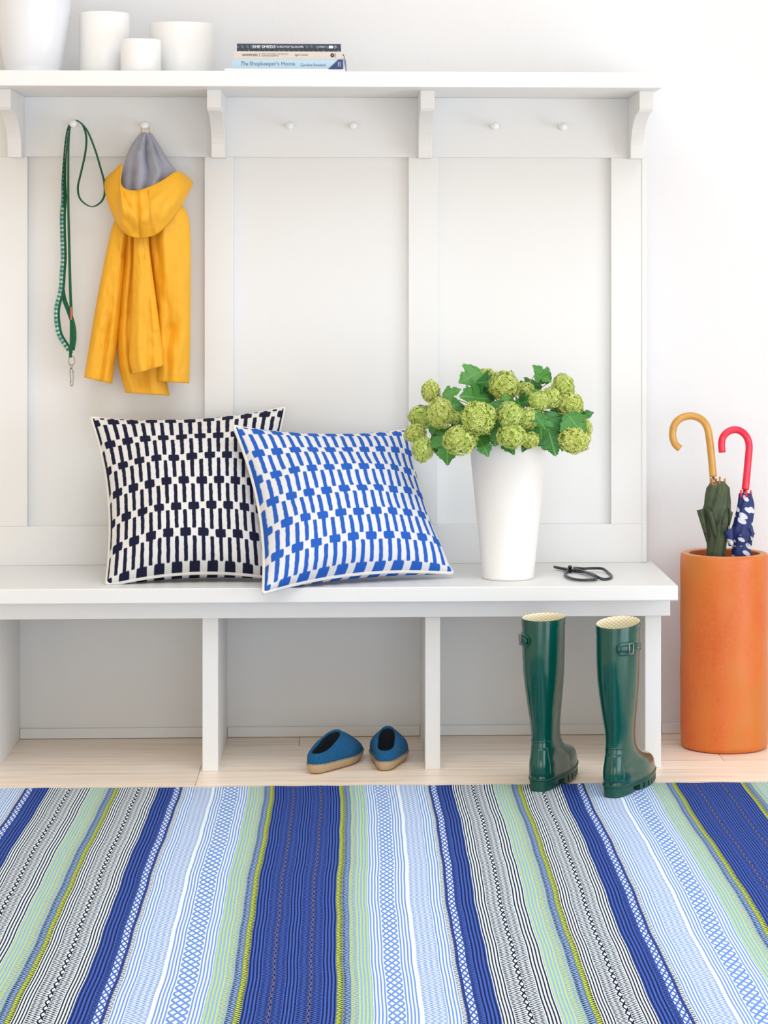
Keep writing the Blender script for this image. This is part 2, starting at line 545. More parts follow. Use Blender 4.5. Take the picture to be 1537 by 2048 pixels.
def thing(name, label, cat, loc=(0, 0, 0), rz=0.0, group=None, kind=None):
    o = bpy.data.objects.new(name, None)
    COL.objects.link(o)
    o.empty_display_size = 0.05
    o.location = loc
    o.rotation_euler = (0, 0, rz)
    o['label'] = label
    o['category'] = cat
    if group:
        o['group'] = group
    if kind:
        o['kind'] = kind
    ROOT[o.name] = Vector(loc)
    return o


def mk(name, verts, faces, mat, parent=None, smooth=True, local=False, uvs=None, label=None):
    """one mesh object; verts in world metres unless local (then in the parent's own frame)"""
    off = Vector((0, 0, 0))
    if parent is not None and not local:
        off = ROOT.get(parent.name, off)
    me = bpy.data.meshes.new(name)
    me.from_pydata([tuple(Vector(v) - off) for v in verts], [], faces)
    if uvs is not None:
        uvl = me.uv_layers.new(name='UVMap')
        for lp in me.loops:
            uvl.data[lp.index].uv = uvs[lp.vertex_index]
    me.update()
    if smooth:
        for p in me.polygons:
            p.use_smooth = True
    o = bpy.data.objects.new(name, me)
    COL.objects.link(o)
    if mat is not None:
        me.materials.append(mat)
    if parent is not None:
        o.parent = parent
        ROOT[o.name] = off
    if label:
        o['label'] = label
    return o


def fixn(o):
    bm = bmesh.new()
    bm.from_mesh(o.data)
    bmesh.ops.recalc_face_normals(bm, faces=bm.faces)
    bm.to_mesh(o.data)
    bm.free()
    return o


def box(name, x0, x1, y0, y1, z0, z1, mat, parent=None, bevel=0.002, seg=2, local=False):
    bm = bmesh.new()
    bmesh.ops.create_cube(bm, size=1.0)
    for v in bm.verts:
        v.co = Vector(((x0 + x1) / 2 + v.co.x * (x1 - x0), (y0 + y1) / 2 + v.co.y * (y1 - y0), (z0 + z1) / 2 + v.co.z * (z1 - z0)))
    if bevel:
        bmesh.ops.bevel(bm, geom=list(bm.edges), offset=bevel, segments=seg, affect='EDGES', profile=0.5)
    off = Vector((0, 0, 0))
    if parent is not None and not local:
        off = ROOT.get(parent.name, off)
    for v in bm.verts:
        v.co -= off
    me = bpy.data.meshes.new(name)
    bm.to_mesh(me)
    bm.free()
    me.materials.append(mat)
    o = bpy.data.objects.new(name, me)
    COL.objects.link(o)
    if parent is not None:
        o.parent = parent
        ROOT[o.name] = off
    return o


def mod_solid(o, th, off=0.0):
    m = o.modifiers.new('solid', 'SOLIDIFY')
    m.thickness = th
    m.offset = off
    return o


def mod_sub(o, lv=1):
    m = o.modifiers.new('sub', 'SUBSURF')
    m.levels = lv
    m.render_levels = lv
    return o


def catmull(pts, n, closed=False):
    P = [Vector(p) for p in pts]
    out = []
    k = len(P)
    segs = k if closed else k - 1
    for i in range(n):
        t = i / n * segs if closed else i / (n - 1) * segs
        j = min(int(t), segs - 1)
        f = t - j
        if closed:
            a, b, c, d = P[(j - 1) % k], P[j % k], P[(j + 1) % k], P[(j + 2) % k]
        else:
            b, c = P[j], P[j + 1]
            a = P[j - 1] if j > 0 else b * 2 - c
            d = P[j + 2] if j + 2 < k else c * 2 - b
        out.append(0.5 * ((2 * b) + (c - a) * f + (2 * a - 5 * b + 4 * c - d) * f * f + (3 * b - a - 3 * c + d) * f ** 3))
    return out


def polyline(pts, n):
    """resample by arc length (smooth)"""
    d = catmull(pts, max(60, n * 4))
    L = [0]
    for a, b in zip(d, d[1:]):
        L.append(L[-1] + (b - a).length)
    out = []
    j = 0
    for i in range(n):
        s = L[-1] * i / (n - 1)
        while j < len(L) - 2 and L[j + 1] < s:
            j += 1
        f = (s - L[j]) / max(1e-9, L[j + 1] - L[j])
        out.append(d[j].lerp(d[j + 1], min(1, max(0, f))))
    return out


def tube_geo(path, rad, seg=10, closed=False, caps=True, flat=1.0):
    V, Fc = [], []
    n = len(path)
    up = Vector((0.13, 0.31, 1)).normalized()
    prev = None
    for i, p in enumerate(path):
        if closed:
            tg = (path[(i + 1) % n] - path[i - 1]).normalized()
        else:
            tg = (path[min(i + 1, n - 1)] - path[max(i - 1, 0)]).normalized()
        if prev is None:
            a = tg.cross(up)
            if a.length < 1e-3:
                a = tg.cross(Vector((1, 0, 0)))
            a.normalize()
        else:
            a = (prev - tg * prev.dot(tg)).normalized()
        prev = a
        b = tg.cross(a)
        r = rad(i / max(1, n - 1)) if callable(rad) else rad
        for k in range(seg):
            th = 2 * math.pi * k / seg
            V.append(p + a * (r * math.cos(th)) + b * (r * flat * math.sin(th)))
    m = n if closed else n - 1
    for i in range(m):
        for k in range(seg):
            i2 = (i + 1) % n
            Fc.append((i * seg + k, i * seg + (k + 1) % seg, i2 * seg + (k + 1) % seg, i2 * seg + k))
    if caps and not closed:
        Fc.append(tuple(range(seg))[::-1])
        Fc.append(tuple((n - 1) * seg + k for k in range(seg)))
    return V, Fc


def tube(name, path, rad, mat, parent=None, seg=10, closed=False, local=False, flat=1.0):
    V, Fc = tube_geo([Vector(p) for p in path], rad, seg, closed, True, flat)
    return mk(name, V, Fc, mat, parent, True, local)


def lathe(name, prof, cx, cy, mat, parent=None, seg=64, local=False, sharp=True):
    """prof: (radius, z) from the bottom round the outside, then inside"""
    V, Fc = [], []
    for r, z in prof:
        for k in range(seg):
            th = 2 * math.pi * k / seg
            V.append((cx + r * math.cos(th), cy + r * math.sin(th), z))
    for i in range(len(prof) - 1):
        for k in range(seg):
            Fc.append((i * seg + k, i * seg + (k + 1) % seg, (i + 1) * seg + (k + 1) % seg, (i + 1) * seg + k))
    o = mk(name, V, Fc, mat, parent, True, local)
    return o


def grid_faces(nr, nc, closed=False, base=0):
    Fc = []
    m = nc if closed else nc - 1
    for i in range(nr - 1):
        for k in range(m):
            k2 = (k + 1) % nc
            Fc.append((base + i * nc + k, base + i * nc + k2, base + (i + 1) * nc + k2, base + (i + 1) * nc + k))
    return Fc


def structure(o):
    o['kind'] = 'structure'
    return o


# ------------------------------------------------------------------ the room
WALL_Y = 6.33
RX0, RX1, RY0, RZ = -2.3, 2.45, -1.1, 3.6
structure(box('wall_back', RX0 - 0.1, RX1 + 0.1, WALL_Y, WALL_Y + 0.12, -0.05, RZ, M['wall'], bevel=0))
structure(box('wall_left', RX0 - 0.12, RX0, RY0, WALL_Y, -0.05, RZ, M['warm_wall'], bevel=0))
ce = structure(bpy.data.objects.new('ceiling', None)); COL.objects.link(ce)
ROOT[ce.name] = Vector((0, 0, 0))
# ceiling around an added skylight opening, made for the overhead fill (X -1.1..2.1, Y 2.3..4.7)
box('ceiling_section', RX0 - 0.1, RX1 + 0.1, RY0 - 0.1, 2.3, RZ, RZ + 0.04, M['ceiling'], ce, 0)
box('ceiling_section', RX0 - 0.1, RX1 + 0.1, 4.7, WALL_Y + 0.1, RZ, RZ + 0.04, M['ceiling'], ce, 0)
box('ceiling_section', RX0 - 0.1, -1.1, 2.3, 4.7, RZ, RZ + 0.04, M['ceiling'], ce, 0)
box('ceiling_section', 2.1, RX1 + 0.1, 2.3, 4.7, RZ, RZ + 0.04, M['ceiling'], ce, 0)
w2_ = structure(bpy.data.objects.new('added_skylight', None)); COL.objects.link(w2_)  # added skylight frame, out of view, set around the overhead fill
ROOT[w2_.name] = Vector((0, 0, 0))
for xx in (-1.1, 0.48, 2.06):
    box('added_window_stile', xx, xx + 0.04, 2.3, 4.7, RZ + 0.005, RZ + 0.04, M['frame'], w2_, 0.002)
for a, b_ in ((-1.06, 0.48), (0.52, 2.06)):
    box('pane', a, b_, 2.3, 4.7, RZ + 0.02, RZ + 0.026, M['glass'], w2_, 0)
# right wall with a glazed door opening (Y 2.85..5.25)
wr = structure(bpy.data.objects.new('wall_right', None)); COL.objects.link(wr)
ROOT[wr.name] = Vector((0, 0, 0))
box('wall_section', RX1, RX1 + 0.08, RY0, 2.85, -0.05, RZ, M['warm_wall'], wr, 0)
box('wall_section', RX1, RX1 + 0.08, 5.25, WALL_Y, -0.05, RZ, M['warm_wall'], wr, 0)
box('wall_section', RX1, RX1 + 0.08, 2.85, 5.25, 1.98, RZ, M['warm_wall'], wr, 0)
d1 = structure(bpy.data.objects.new('door_1', None)); COL.objects.link(d1)
ROOT[d1.name] = Vector((0, 0, 0))
for yy in (2.87, 3.63, 4.43, 5.19):
    box('door_stile', RX1 + 0.01, RX1 + 0.06, yy, yy + 0.04, 0.0, 1.98, M['frame'], d1, 0.002)
for zz in (0.0, 1.94):
    box('door_rail', RX1 + 0.01, RX1 + 0.06, 2.91, 5.19, zz, zz + 0.04, M['frame'], d1, 0.002)
for a, b_ in ((2.91, 3.63), (3.67, 4.43), (4.47, 5.19)):
    box('pane', RX1 + 0.03, RX1 + 0.036, a, b_, 0.04, 1.94, M['glass'], d1, 0)
# wall behind the camera; its wide window is added for the frontal fill
wf = structure(bpy.data.objects.new('wall_front', None)); COL.objects.link(wf)
ROOT[wf.name] = Vector((0, 0, 0))
box('wall_section', RX0, -1.6, RY0 - 0.08, RY0, -0.05, RZ, M['warm_wall'], wf, 0)
box('wall_section', 2.2, RX1, RY0 - 0.08, RY0, -0.05, RZ, M['warm_wall'], wf, 0)
box('wall_section', -1.6, 2.2, RY0 - 0.08, RY0, -0.05, 0.02, M['warm_wall'], wf, 0)
box('wall_section', -1.6, 2.2, RY0 - 0.08, RY0, 1.92, RZ, M['warm_wall'], wf, 0)
w1_ = structure(bpy.data.objects.new('added_front_window', None)); COL.objects.link(w1_)  # added glazing, out of view, placed for the low frontal fill
ROOT[w1_.name] = Vector((0, 0, 0))
for xx in (-1.6, -0.35, 0.91, 2.16):
    box('added_window_stile', xx, xx + 0.04, RY0 - 0.06, RY0 - 0.01, 0.02, 1.92, M['frame'], w1_, 0.002)
for a, b_ in ((-1.56, -0.35), (-0.31, 0.91), (0.95, 2.16)):
    box('pane', a, b_, RY0 - 0.04, RY0 - 0.034, 0.02, 1.92, M['glass'], w1_, 0)

# baseboard on the back wall right of the bench
structure(box('baseboard_back', XA(1325, 6.31), RX1 - 0.005, 6.316, 6.3295, 0.0, 0.028, M['paint'], None, 0.002))

# plank floor, boards run along X
floor = structure(bpy.data.objects.new('floor', None)); COL.objects.link(floor)
ROOT[floor.name] = Vector((0, 0, 0))
PW = 0.235
plank_mesh = {}


def plank(x0, x1, y0, y1):
    key = (round(x1 - x0, 3), round(y1 - y0, 3))
    if key not in plank_mesh:
        bm = bmesh.new()
        bmesh.ops.create_cube(bm, size=1.0)
        for v in bm.verts:
            v.co = Vector((v.co.x * (key[0] - 0.0012), v.co.y * (key[1] - 0.0012), v.co.z * 0.02))
        bmesh.ops.bevel(bm, geom=[e for e in bm.edges if all(v.co.z > 0 for v in e.verts)], offset=0.0006, segments=1, affect='EDGES')
        me = bpy.data.meshes.new('plank')
        bm.to_mesh(me)
        bm.free()
        me.materials.append(M['oak'])
        plank_mesh[key] = me
    o = bpy.data.objects.new('plank', plank_mesh[key])
    COL.objects.link(o)
    o.location = ((x0 + x1) / 2, (y0 + y1) / 2, -0.01)
    o.parent = floor


rows = []
yb = 5.72
k0 = -int((yb - RY0) / PW) - 1
joints = {0: XA(397, 5.84), 1: 0.92, 2: XA(600, 6.3), -1: XA(655, 5.65)}
for k in range(k0, 3):
    y0, y1 = yb + k * PW, yb + (k + 1) * PW
    y0c, y1c = max(y0, RY0), min(y1, WALL_Y)
    if y1c - y0c < 0.005:
        continue
    j = joints.get(k, random.uniform(-1.0, 1.0))
    xs = [j]
    while xs[0] > RX0:
        xs.insert(0, xs[0] - 1.9)
    while xs[-1] < RX1:
        xs.append(xs[-1] + 1.9)
    for a, b_ in zip(xs, xs[1:]):
        a, b_ = max(a, RX0), min(b_, RX1)
        if b_ - a > 0.01:
            plank(a, b_, y0c, y1c)
structure(box('underfloor_slab', RX0, RX1, RY0, WALL_Y, -0.05, -0.021, M['stitch'], None, 0))  # unseen slab beneath the planks

# ------------------------------------------------------------------ rug
W_, LB, BL, NV, BK, LM, LG, SK = [lin(c) for c in ((232, 243, 249), (112, 150, 220), (70, 102, 188), (28, 36, 86), (22, 24, 52), (206, 222, 92), (176, 208, 150), (150, 184, 232))]


def pins(w, a, b_, n): return [(w, a, b_, 0, n)]
def zig(w, a, b_, n): return [(w, a, b_, 1, n)]
def lat(w, a, b_, n): return [(w, a, b_, 2, n)]


wlb = pins(20, LB, W_, 4)
side = (zig(9, LM, BK, 2) + zig(11, BK, SK, 2.5) + zig(10, LM, LB, 2.2) + pins(21, lin((198, 218, 122)), lin((140, 178, 234)), 4) + wlb
        + lat(24, LB, W_, 4) + wlb + pins(5, W_, W_, 1) + zig(32, LB, W_, 7) + wlb
        + zig(6, W_, BK, 1.4) + zig(5, NV, BL, 1.4) + lat(10, BL, W_, 2.0) + zig(9, NV, BL, 2.0) + pins(23, NV, BL, 4)
        + pins(19, BK, W_, 4) + zig(18, BK, W_, 4) + lat(7, BK, W_, 1.6) + zig(17, BK, W_, 4) + pins(21, BK, W_, 4))
mid = pins(22, lin((198, 218, 122)), lin((140, 178, 234)), 4) + zig(13, LM, LB, 2.4) + zig(12, BK, SK, 2.5) + zig(9, LM, BK, 2)
back = (pins(18, BK, W_, 4) + zig(17, BK, W_, 4) + lat(7, BK, W_, 1.6) + zig(16, BK, W_, 4) + pins(19, BK, W_, 4)
        + pins(24, NV, BL, 4) + zig(9, NV, BL, 2.0) + lat(10, BL, W_, 2.0) + zig(5, NV, BL, 1.4) + zig(6, W_, BK, 1.4)
        + wlb + zig(33, LB, W_, 7) + pins(5, W_, W_, 1) + wlb + lat(28, LB, W_, 4) + wlb
        + pins(22, lin((198, 218, 122)), lin((140, 178, 234)), 4) + zig(10, LM, LB, 2.2) + zig(11, BK, SK, 2.5) + zig(9, LM, BK, 2))
core = (pins(21, NV, BL, 4) + zig(15, NV, BL, 3.4) + lat(4, lin((112, 106, 132)), NV, 1.6) + zig(15, NV, BL, 3.4) + pins(20, NV, BL, 4)
        + zig(15, NV, BL, 3.4) + lat(4, lin((112, 106, 132)), NV, 1.6) + zig(15, NV, BL, 3.4) + pins(21, NV, BL, 4))
RY_BACK, RY_FRONT = 5.672, 3.3
right = core + side + mid + back + core + side
tot_r = sum(b[0] for b in side + mid + back + core)
left_seq = (core + side + mid + back)
# px of the first core band's left edge at the rug's back edge = 550; build bands leftwards then rightwards
SCALE = (XA(1352, RY_BACK) - XA(550, RY_BACK)) / sum(b[0] for b in core + side + mid + back)
xs0 = XA(550, RY_BACK)
bands = []
x = xs0
for bnd in core + side + mid + back + core + side[:8]:
    bands.append((x, x + bnd[0] * SCALE, bnd))
    x += bnd[0] * SCALE
x = xs0
for bnd in reversed(side + mid + back):
    bands.insert(0, (x - bnd[0] * SCALE, x, bnd))
    x -= bnd[0] * SCALE
bands = [b for b in bands if b[1] > -1.55]
NYR = 90
V, Fc, UV, fa, fb, fk = [], [], [], [], [], []
RT = 0.006


def wig(x, y):
    return 0.0022 * math.sin(y * 5.1 + x * 3) + 0.0009 * math.sin(y * 13 + x * 7) + 0.0005 * math.sin(y * 31 + 2 * x)


for (x0, x1, bnd) in bands:
    base = len(V)
    for i in range(NYR + 1):
        y = RY_BACK + (RY_FRONT - RY_BACK) * i / NYR
        for xx, uu in ((x0, 0.0), (x1, bnd[4])):
            yy = y
            if i == 0:
                yy += 0.0025 * math.sin(xx * 60) + 0.002 * math.sin(xx * 23)
            V.append((xx + wig(xx, y), yy, RT + 0.0006 * math.sin(xx * 9 + y * 7)))
            UV.append((uu, y))
    for i in range(NYR):
        a = base + i * 2
        Fc.append((a, a + 2, a + 3, a + 1))
        fa.append(bnd[1][:3]); fb.append(bnd[2][:3]); fk.append((bnd[3], 0, 0))
rug = thing('rug', 'blue, white, lime and black striped flatwoven rug on the oak floor', 'rug', ((bands[0][0] + bands[-1][1]) / 2, 4.5, 0))
ro = mk('woven_field', V, Fc, M['rug'], rug, False, uvs=UV)
for nm, dat in (('yarn_a', fa), ('yarn_b', fb), ('weave', fk)):
    at = ro.data.attributes.new(nm, 'FLOAT_VECTOR', 'FACE')
    at.data.foreach_set('vector', [c for v in dat for c in v])
# body under the face so the rug has thickness
rx0, rx1 = bands[0][0], bands[-1][1]
box('rug_backing', rx0 + 0.004, rx1 - 0.004, RY_FRONT + 0.004, RY_BACK - 0.004, 0.0003, RT - 0.0012, simple('rug_backing', (70, 84, 130), 0.95), rug, 0.001)

# ------------------------------------------------------------------ storage bench
Z_SEAT = 0.454
Y_SEAT, Y_DIV, Y_STILE = 5.80, 5.879, 6.28
Z_SB, Z_AP = 0.4177, 0.3735
bx0, bx1 = XA(-85, Y_SEAT), XA(1357, Y_SEAT)
bench = thing('storage_bench', 'long white painted bench with three open cubbies under the seat', 'bench', ((bx0 + bx1) / 2, 6.05, 0))
box('seat', bx0, bx1, Y_SEAT, WALL_Y - 0.001, Z_SB, Z_SEAT, M['paint'], bench, 0.0025)
box('apron', XA(-68, Y_DIV), XA(1341, Y_DIV - 0.02), Y_DIV - 0.022, Y_DIV, Z_AP, Z_SB, M['paint'], bench, 0.0015)
divs = [(-42, -10), (405, 436.5), (851, 881), (1291, 1323)]
DX = []
for a, b_ in divs:
    xa, xb = XA(a, Y_DIV), XA(b_, Y_DIV)
    DX.append((xa, xb))
    box('divider', xa, xb, Y_DIV, WALL_Y - 0.002, 0.0, Z_SB, M['paint'], bench, 0.0015)
for (a, b_), (c, d) in zip(DX, DX[1:]):
    box('back_panel', b_, c, WALL_Y - 0.008, WALL_Y - 0.001, 0.0, Z_SB, M['paint'], bench, 0)
    box('base_strip', b_ + 0.0008, c - 0.0008, WALL_Y - 0.02, WALL_Y - 0.008, 0.001, 0.027, M['paint'], bench, 0.0012)

# ------------------------------------------------------------------ wall panelling with pegs
Z_SH0, Z_SH1 = 1.6636, 1.7018
pan = thing('wall_paneling', 'white frame and panel wainscot with turned coat pegs above the bench', 'wall paneling', (0, WALL_Y, Z_SEAT))
Z_R0, Z_B1 = ZA(314.5, Y_STILE), ZA(1050.5, Y_STILE)
stl = [(-6, 55), (409, 466.5), (817.5, 876.5), (1223, 1294)]
px0, px1 = XA(stl[0][0], Y_STILE), XA(stl[-1][1], Y_STILE)
WY = WALL_Y - 0.001
box('top_rail', px0, px1, Y_STILE, WY, Z_R0, Z_SH0, M['paint'], pan, 0.0015)
box('bottom_rail', px0, px1, Y_STILE, WY, Z_SEAT, Z_B1, M['paint'], pan, 0.0015)
SX = []
for a, b_ in stl:
    xa, xb = XA(a, Y_STILE), XA(b_, Y_STILE)
    SX.append((xa, xb))
    box('stile', xa, xb, Y_STILE, WY, Z_B1, Z_R0, M['paint'], pan, 0.0015)
box('edge_bead', XA(1284.5, Y_STILE), px1, Y_STILE - 0.003, Y_STILE, Z_SEAT + 0.001, Z_R0, M['paint'], pan, 0.001)
for (a, b_), (c, d) in zip(SX, SX[1:]):
    box('panel', b_, c, Y_STILE + 0.024, WY, Z_B1, Z_R0, M['paint'], pan, 0)
PEGS = [(146, 247), (289, 250), (580, 251), (707, 251), (991, 252), (1128, 253)]
PEGY = 6.205


def peg_mesh():
    prof = [(0.0, -0.0), (0.0045, 0.0), (0.0055, 0.004), (0.0048, 0.012), (0.0042, 0.03), (0.0045, 0.048), (0.0062, 0.056),
            (0.0095, 0.061), (0.0108, 0.067), (0.0095, 0.074), (0.006, 0.0785), (0.0, 0.080)]
    V, Fc = [], []
    seg = 20
    for r, h in prof:
        for k in range(seg):
            th = 2 * math.pi * k / seg
            V.append((r * math.cos(th), -h, r * math.sin(th)))
    Fc = grid_faces(len(prof), seg, True)
    me = bpy.data.meshes.new('peg')
    me.from_pydata(V, [], Fc)
    for p in me.polygons:
        p.use_smooth = True
    me.materials.append(M['peg'])
    return me


pm = peg_mesh()
PEGP = []
for a, b_ in PEGS:
    p = PY(a, b_, PEGY)
    PEGP.append(p)
    o = bpy.data.objects.new('peg', pm)
    COL.objects.link(o)
    o.parent = pan
    o.location = Vector((p.x, Y_STILE, p.z)) - ROOT[pan.name]

# ------------------------------------------------------------------ shelf on brackets
Y_SHF = 5.94
shx0, shx1 = XA(-60, Y_SHF), XA(1326, Y_SHF)
shelf = thing('wall_shelf', 'thick white shelf on scrolled brackets running above the coat pegs', 'shelf', ((shx0 + shx1) / 2, 6.2, Z_SH0))
box('shelf_board', shx0, shx1, Y_SHF, WY, Z_SH0, Z_SH1, M['paint'], shelf, 0.002)
for pc in (7, 428, 855.5, 1293.5):
    xc = XA(pc, 6.03)
    hw = 0.0175
    zt, zb = Z_SH0, ZA(315.5, 6.22)
    yt, ybm = 6.03, 6.222
    prof = [(Y_STILE, zt), (yt, zt), (yt, zt - 0.045), (yt + 0.012, zt - 0.052)]
    for i in range(1, 11):
        f = i / 10
        prof.append((yt + 0.012 + (ybm - yt - 0.012) * math.sin(f * math.pi / 2) ** 0.9, zt - 0.052 - (zt - 0.052 - zb - 0.02) * (1 - math.cos(f * math.pi / 2))))
    prof += [(ybm, zb), (Y_STILE, zb)]
    n = len(prof)
    V = [(xc - hw, y, z) for y, z in prof] + [(xc + hw, y, z) for y, z in prof]
    Fc = [tuple(range(n)), tuple(range(n, 2 * n))[::-1]]
    for i in range(n):
        Fc.append((i, i + n, (i + 1) % n + n, (i + 1) % n))
    o = fixn(mk('bracket', V, Fc, M['paint'], shelf, False))
    md = o.modifiers.new('bev', 'BEVEL')
    md.width = 0.0015
    md.segments = 2

# ------------------------------------------------------------------ white vessels on the shelf
ZT = Z_SH1


def vessel(label, px, Y, prof, mat, foot=False):
    x = XA(px, Y)
    t = thing('white_vase', label, 'vase', (x, Y, ZT), group='white vases on the shelf')
    rt = [(r, ZT + z) for r, z in prof]
    lathe('body', rt, x, Y, mat, t)
    return t


def cyl_prof(r, h, th=0.005):
    return [(0, 0.0006), (r - 0.006, 0.0006), (r - 0.002, 0.002), (r, 0.006), (r, h - 0.004), (r - 0.0015, h - 0.001), (r - th / 2, h),
            (r - th, h - 0.002), (r - th, h * 0.5), (r - th, 0.012), (0, 0.012)]


zz = lambda py, Y, px: PY(px, py, Y).z - ZT
r_of = lambda w, Y: w / 2 * Y / F_PX
vessel('tall white cylinder vase between the flared bucket and the smallest pot', 209, 6.13, cyl_prof(r_of(100, 6.13), zz(27, 6.13, 209)), M['ceramic'])
vessel('smallest white cylinder pot, in front on the shelf', 282, 6.03, cyl_prof(r_of(80, 6.03), zz(80, 6.03, 282)), M['ceramic'])
vessel('widest white drum vase standing nearest the books', 363.5, 6.17, cyl_prof(r_of(129, 6.17), zz(49, 6.17, 363)), M['ceramic'])
A_X, A_Y = XA(66, 6.1), 6.1
tb = thing('flared_vase', 'large glossy white flared bucket vase at the left end of the shelf', 'vase', (A_X, A_Y, ZT), group='white vases on the shelf')
rb, rt_, hh = r_of(112, 6.1), r_of(178, 6.1), 0.30
lathe('body', [(0, ZT + 0.004), (rb - 0.006, ZT + 0.004), (rb - 0.006, ZT + 0.0005), (rb - 0.001, ZT + 0.0005), (rb + 0.001, ZT + 0.008), (rb - 0.001, ZT + 0.016), (rb + 0.001, ZT + 0.02),
               (rb + (rt_ - rb) * 0.5, ZT + hh * 0.5), (rt_, ZT + hh - 0.006), (rt_ + 0.004, ZT + hh - 0.003), (rt_ + 0.003, ZT + hh), (rt_ - 0.003, ZT + hh - 0.002), (rb - 0.004, ZT + 0.02), (0, ZT + 0.02)], A_X, A_Y, M['enamel'], tb)


# ------------------------------------------------------------------ books
def text_mesh(name, body, x0, x1, z0, z1, y, mat, parent, shear=0.0, rot=0.0, offs=0.0):
    cu = bpy.data.curves.new(name, 'FONT')
    cu.body = body
    cu.shear = shear
    cu.offset = offs
    cu.resolution_u = 3
    tmp = bpy.data.objects.new(name + '_tmp', cu)
    COL.objects.link(tmp)
    dg = bpy.context.evaluated_depsgraph_get()
    dg.update()
    me = bpy.data.meshes.new_from_object(tmp.evaluated_get(dg))
    bpy.data.objects.remove(tmp)
    cs = [v.co.copy() for v in me.vertices]
    if rot:
        R = Matrix.Rotation(rot, 3, 'Z')
        cs = [R @ c for c in cs]
    ax, bx = min(c.x for c in cs), max(c.x for c in cs)
    az, bz = min(c.y for c in cs), max(c.y for c in cs)
    off = ROOT[parent.name]
    for v, c in zip(me.vertices, cs):
        v.co = Vector((x0 + (c.x - ax) / (bx - ax) * (x1 - x0), y, z0 + (c.y - az) / (bz - az) * (z1 - z0))) - off
    me.materials.clear()
    me.materials.append(mat)
    o = bpy.data.objects.new(name, me)
    COL.objects.link(o)
    o.parent = parent
    ROOT[o.name] = off
    return o


BY = 5.972


def book(name, label, xa, xb, z0, z1, mat, depth=0.2, yo=0.0):
    t = thing(name, label, 'book', ((xa + xb) / 2, BY + depth / 2, z0), group='books stacked on the shelf')
    y0 = BY + yo
    th = 0.0022
    box('cover', xa, xb, y0 + 0.002, y0 + depth, z0 + 0.0001, z0 + th, mat, t, 0.0004, 1)
    box('cover', xa, xb, y0 + 0.002, y0 + depth, z1 - th, z1 - 0.0001, mat, t, 0.0004, 1)
    # slightly rounded spine
    n = 9
    V, Fc = [], []
    for i in range(n):
        f = i / (n - 1)
        y = y0 - 0.0012 * math.sin(math.pi * f)
        z = z0 + 0.0001 + (z1 - z0 - 0.0002) * f
        V += [(xa, y, z), (xb, y, z)]
    for i in range(n):
        f = i / (n - 1)
        z = z0 + 0.0001 + (z1 - z0 - 0.0002) * f
        V += [(xa, y0 + 0.003, z), (xb, y0 + 0.003, z)]
    m = 2 * n
    for i in range(n - 1):
        Fc.append((2 * i, 2 * i + 1, 2 * i + 3, 2 * i + 2))
        Fc.append((m + 2 * i, m + 2 * i + 2, m + 2 * i + 3, m + 2 * i + 1))
        Fc.append((2 * i, 2 * i + 2, m + 2 * i + 2, m + 2 * i))
        Fc.append((2 * i + 1, m + 2 * i + 1, m + 2 * i + 3, 2 * i + 3))
    Fc += [(0, m, m + 1, 1), (2 * n - 2, 2 * n - 1, m + 2 * n - 1, m + 2 * n - 2)]
    fixn(mk('spine', V, Fc, mat, t, False))
    box('page_block', xa + 0.004, xb - 0.004, y0 + 0.004, y0 + depth - 0.004, z0 + th, z1 - th, M['paper'], t, 0)
    return t


bz = [ZT + 0.0003, ZA(138, BY), ZA(119.2, BY), ZA(103.3, BY), ZA(88, BY)]
bX = lambda p: XA(p, BY)
b0 = book('magazine', 'thin white volume at the very bottom of the book stack', bX(450), bX(690), bz[0], bz[1], M['white_cover'], 0.22)
b0['category'] = 'book'
b1 = book('hardback_book', 'pale blue book titled The Shopkeeper\'s Home in the stack', bX(465), bX(687.5), bz[1], bz[2], M['sky_cover'], 0.21)
b2 = book('hardback_book', 'cream book titled Handpicked in the middle of the stack', bX(468), bX(686), bz[2], bz[3], M['cream_cover'], 0.2)
b3 = book('hardback_book', 'dark slate dotted book titled She Sheds on top of the stack', bX(474), bX(682), bz[3], bz[4], M['sheds'], 0.19)
BT = BY - 0.0016
px_ = lambda cx: 440 + cx * 0.18217
pz_ = lambda cy: ZA(60 + cy * 0.18217, BY)


def tx(name, body, cx0, cx1, cy0, cy1, mat, par, **k):
    return text_mesh(name, body, bX(px_(cx0)), bX(px_(cx1)), pz_(cy1), pz_(cy0), BT, mat, par, **k)


tx('title_lettering', 'SHE SHEDS', 360, 612, 172, 203, M['white_print'], b3, offs=0.006)
tx('subtitle_lettering', 'A ROOM OF YOUR OWN', 632, 917, 179, 198, M['white_print'], b3)
tx('author_lettering', 'KOTITE', 1085, 1155, 180, 195, M['white_print'], b3)
box('publisher_mark', bX(px_(1197)), bX(px_(1240)), BT, BT + 0.0004, pz_(203), pz_(174), M['white_print'], b3, 0)


def disc(name, cx, cy, r, mat, par, ring=0):
    c = Vector((bX(px_(cx)), BT, pz_(cy)))
    R = r * 0.18217 * BY / F_PX
    V, Fc = [], []
    for k in range(24):
        a = 2 * math.pi * k / 24
        V.append(c + Vector((R * math.cos(a), 0, R * math.sin(a))))
    if ring:
        for k in range(24):
            a = 2 * math.pi * k / 24
            V.append(c + Vector((R * ring * math.cos(a), 0, R * ring * math.sin(a))))
        Fc = [(k, (k + 1) % 24, 24 + (k + 1) % 24, 24 + k) for k in range(24)]
    else:
        Fc = [tuple(range(24))]
    return mk(name, V, Fc, mat, par, False)


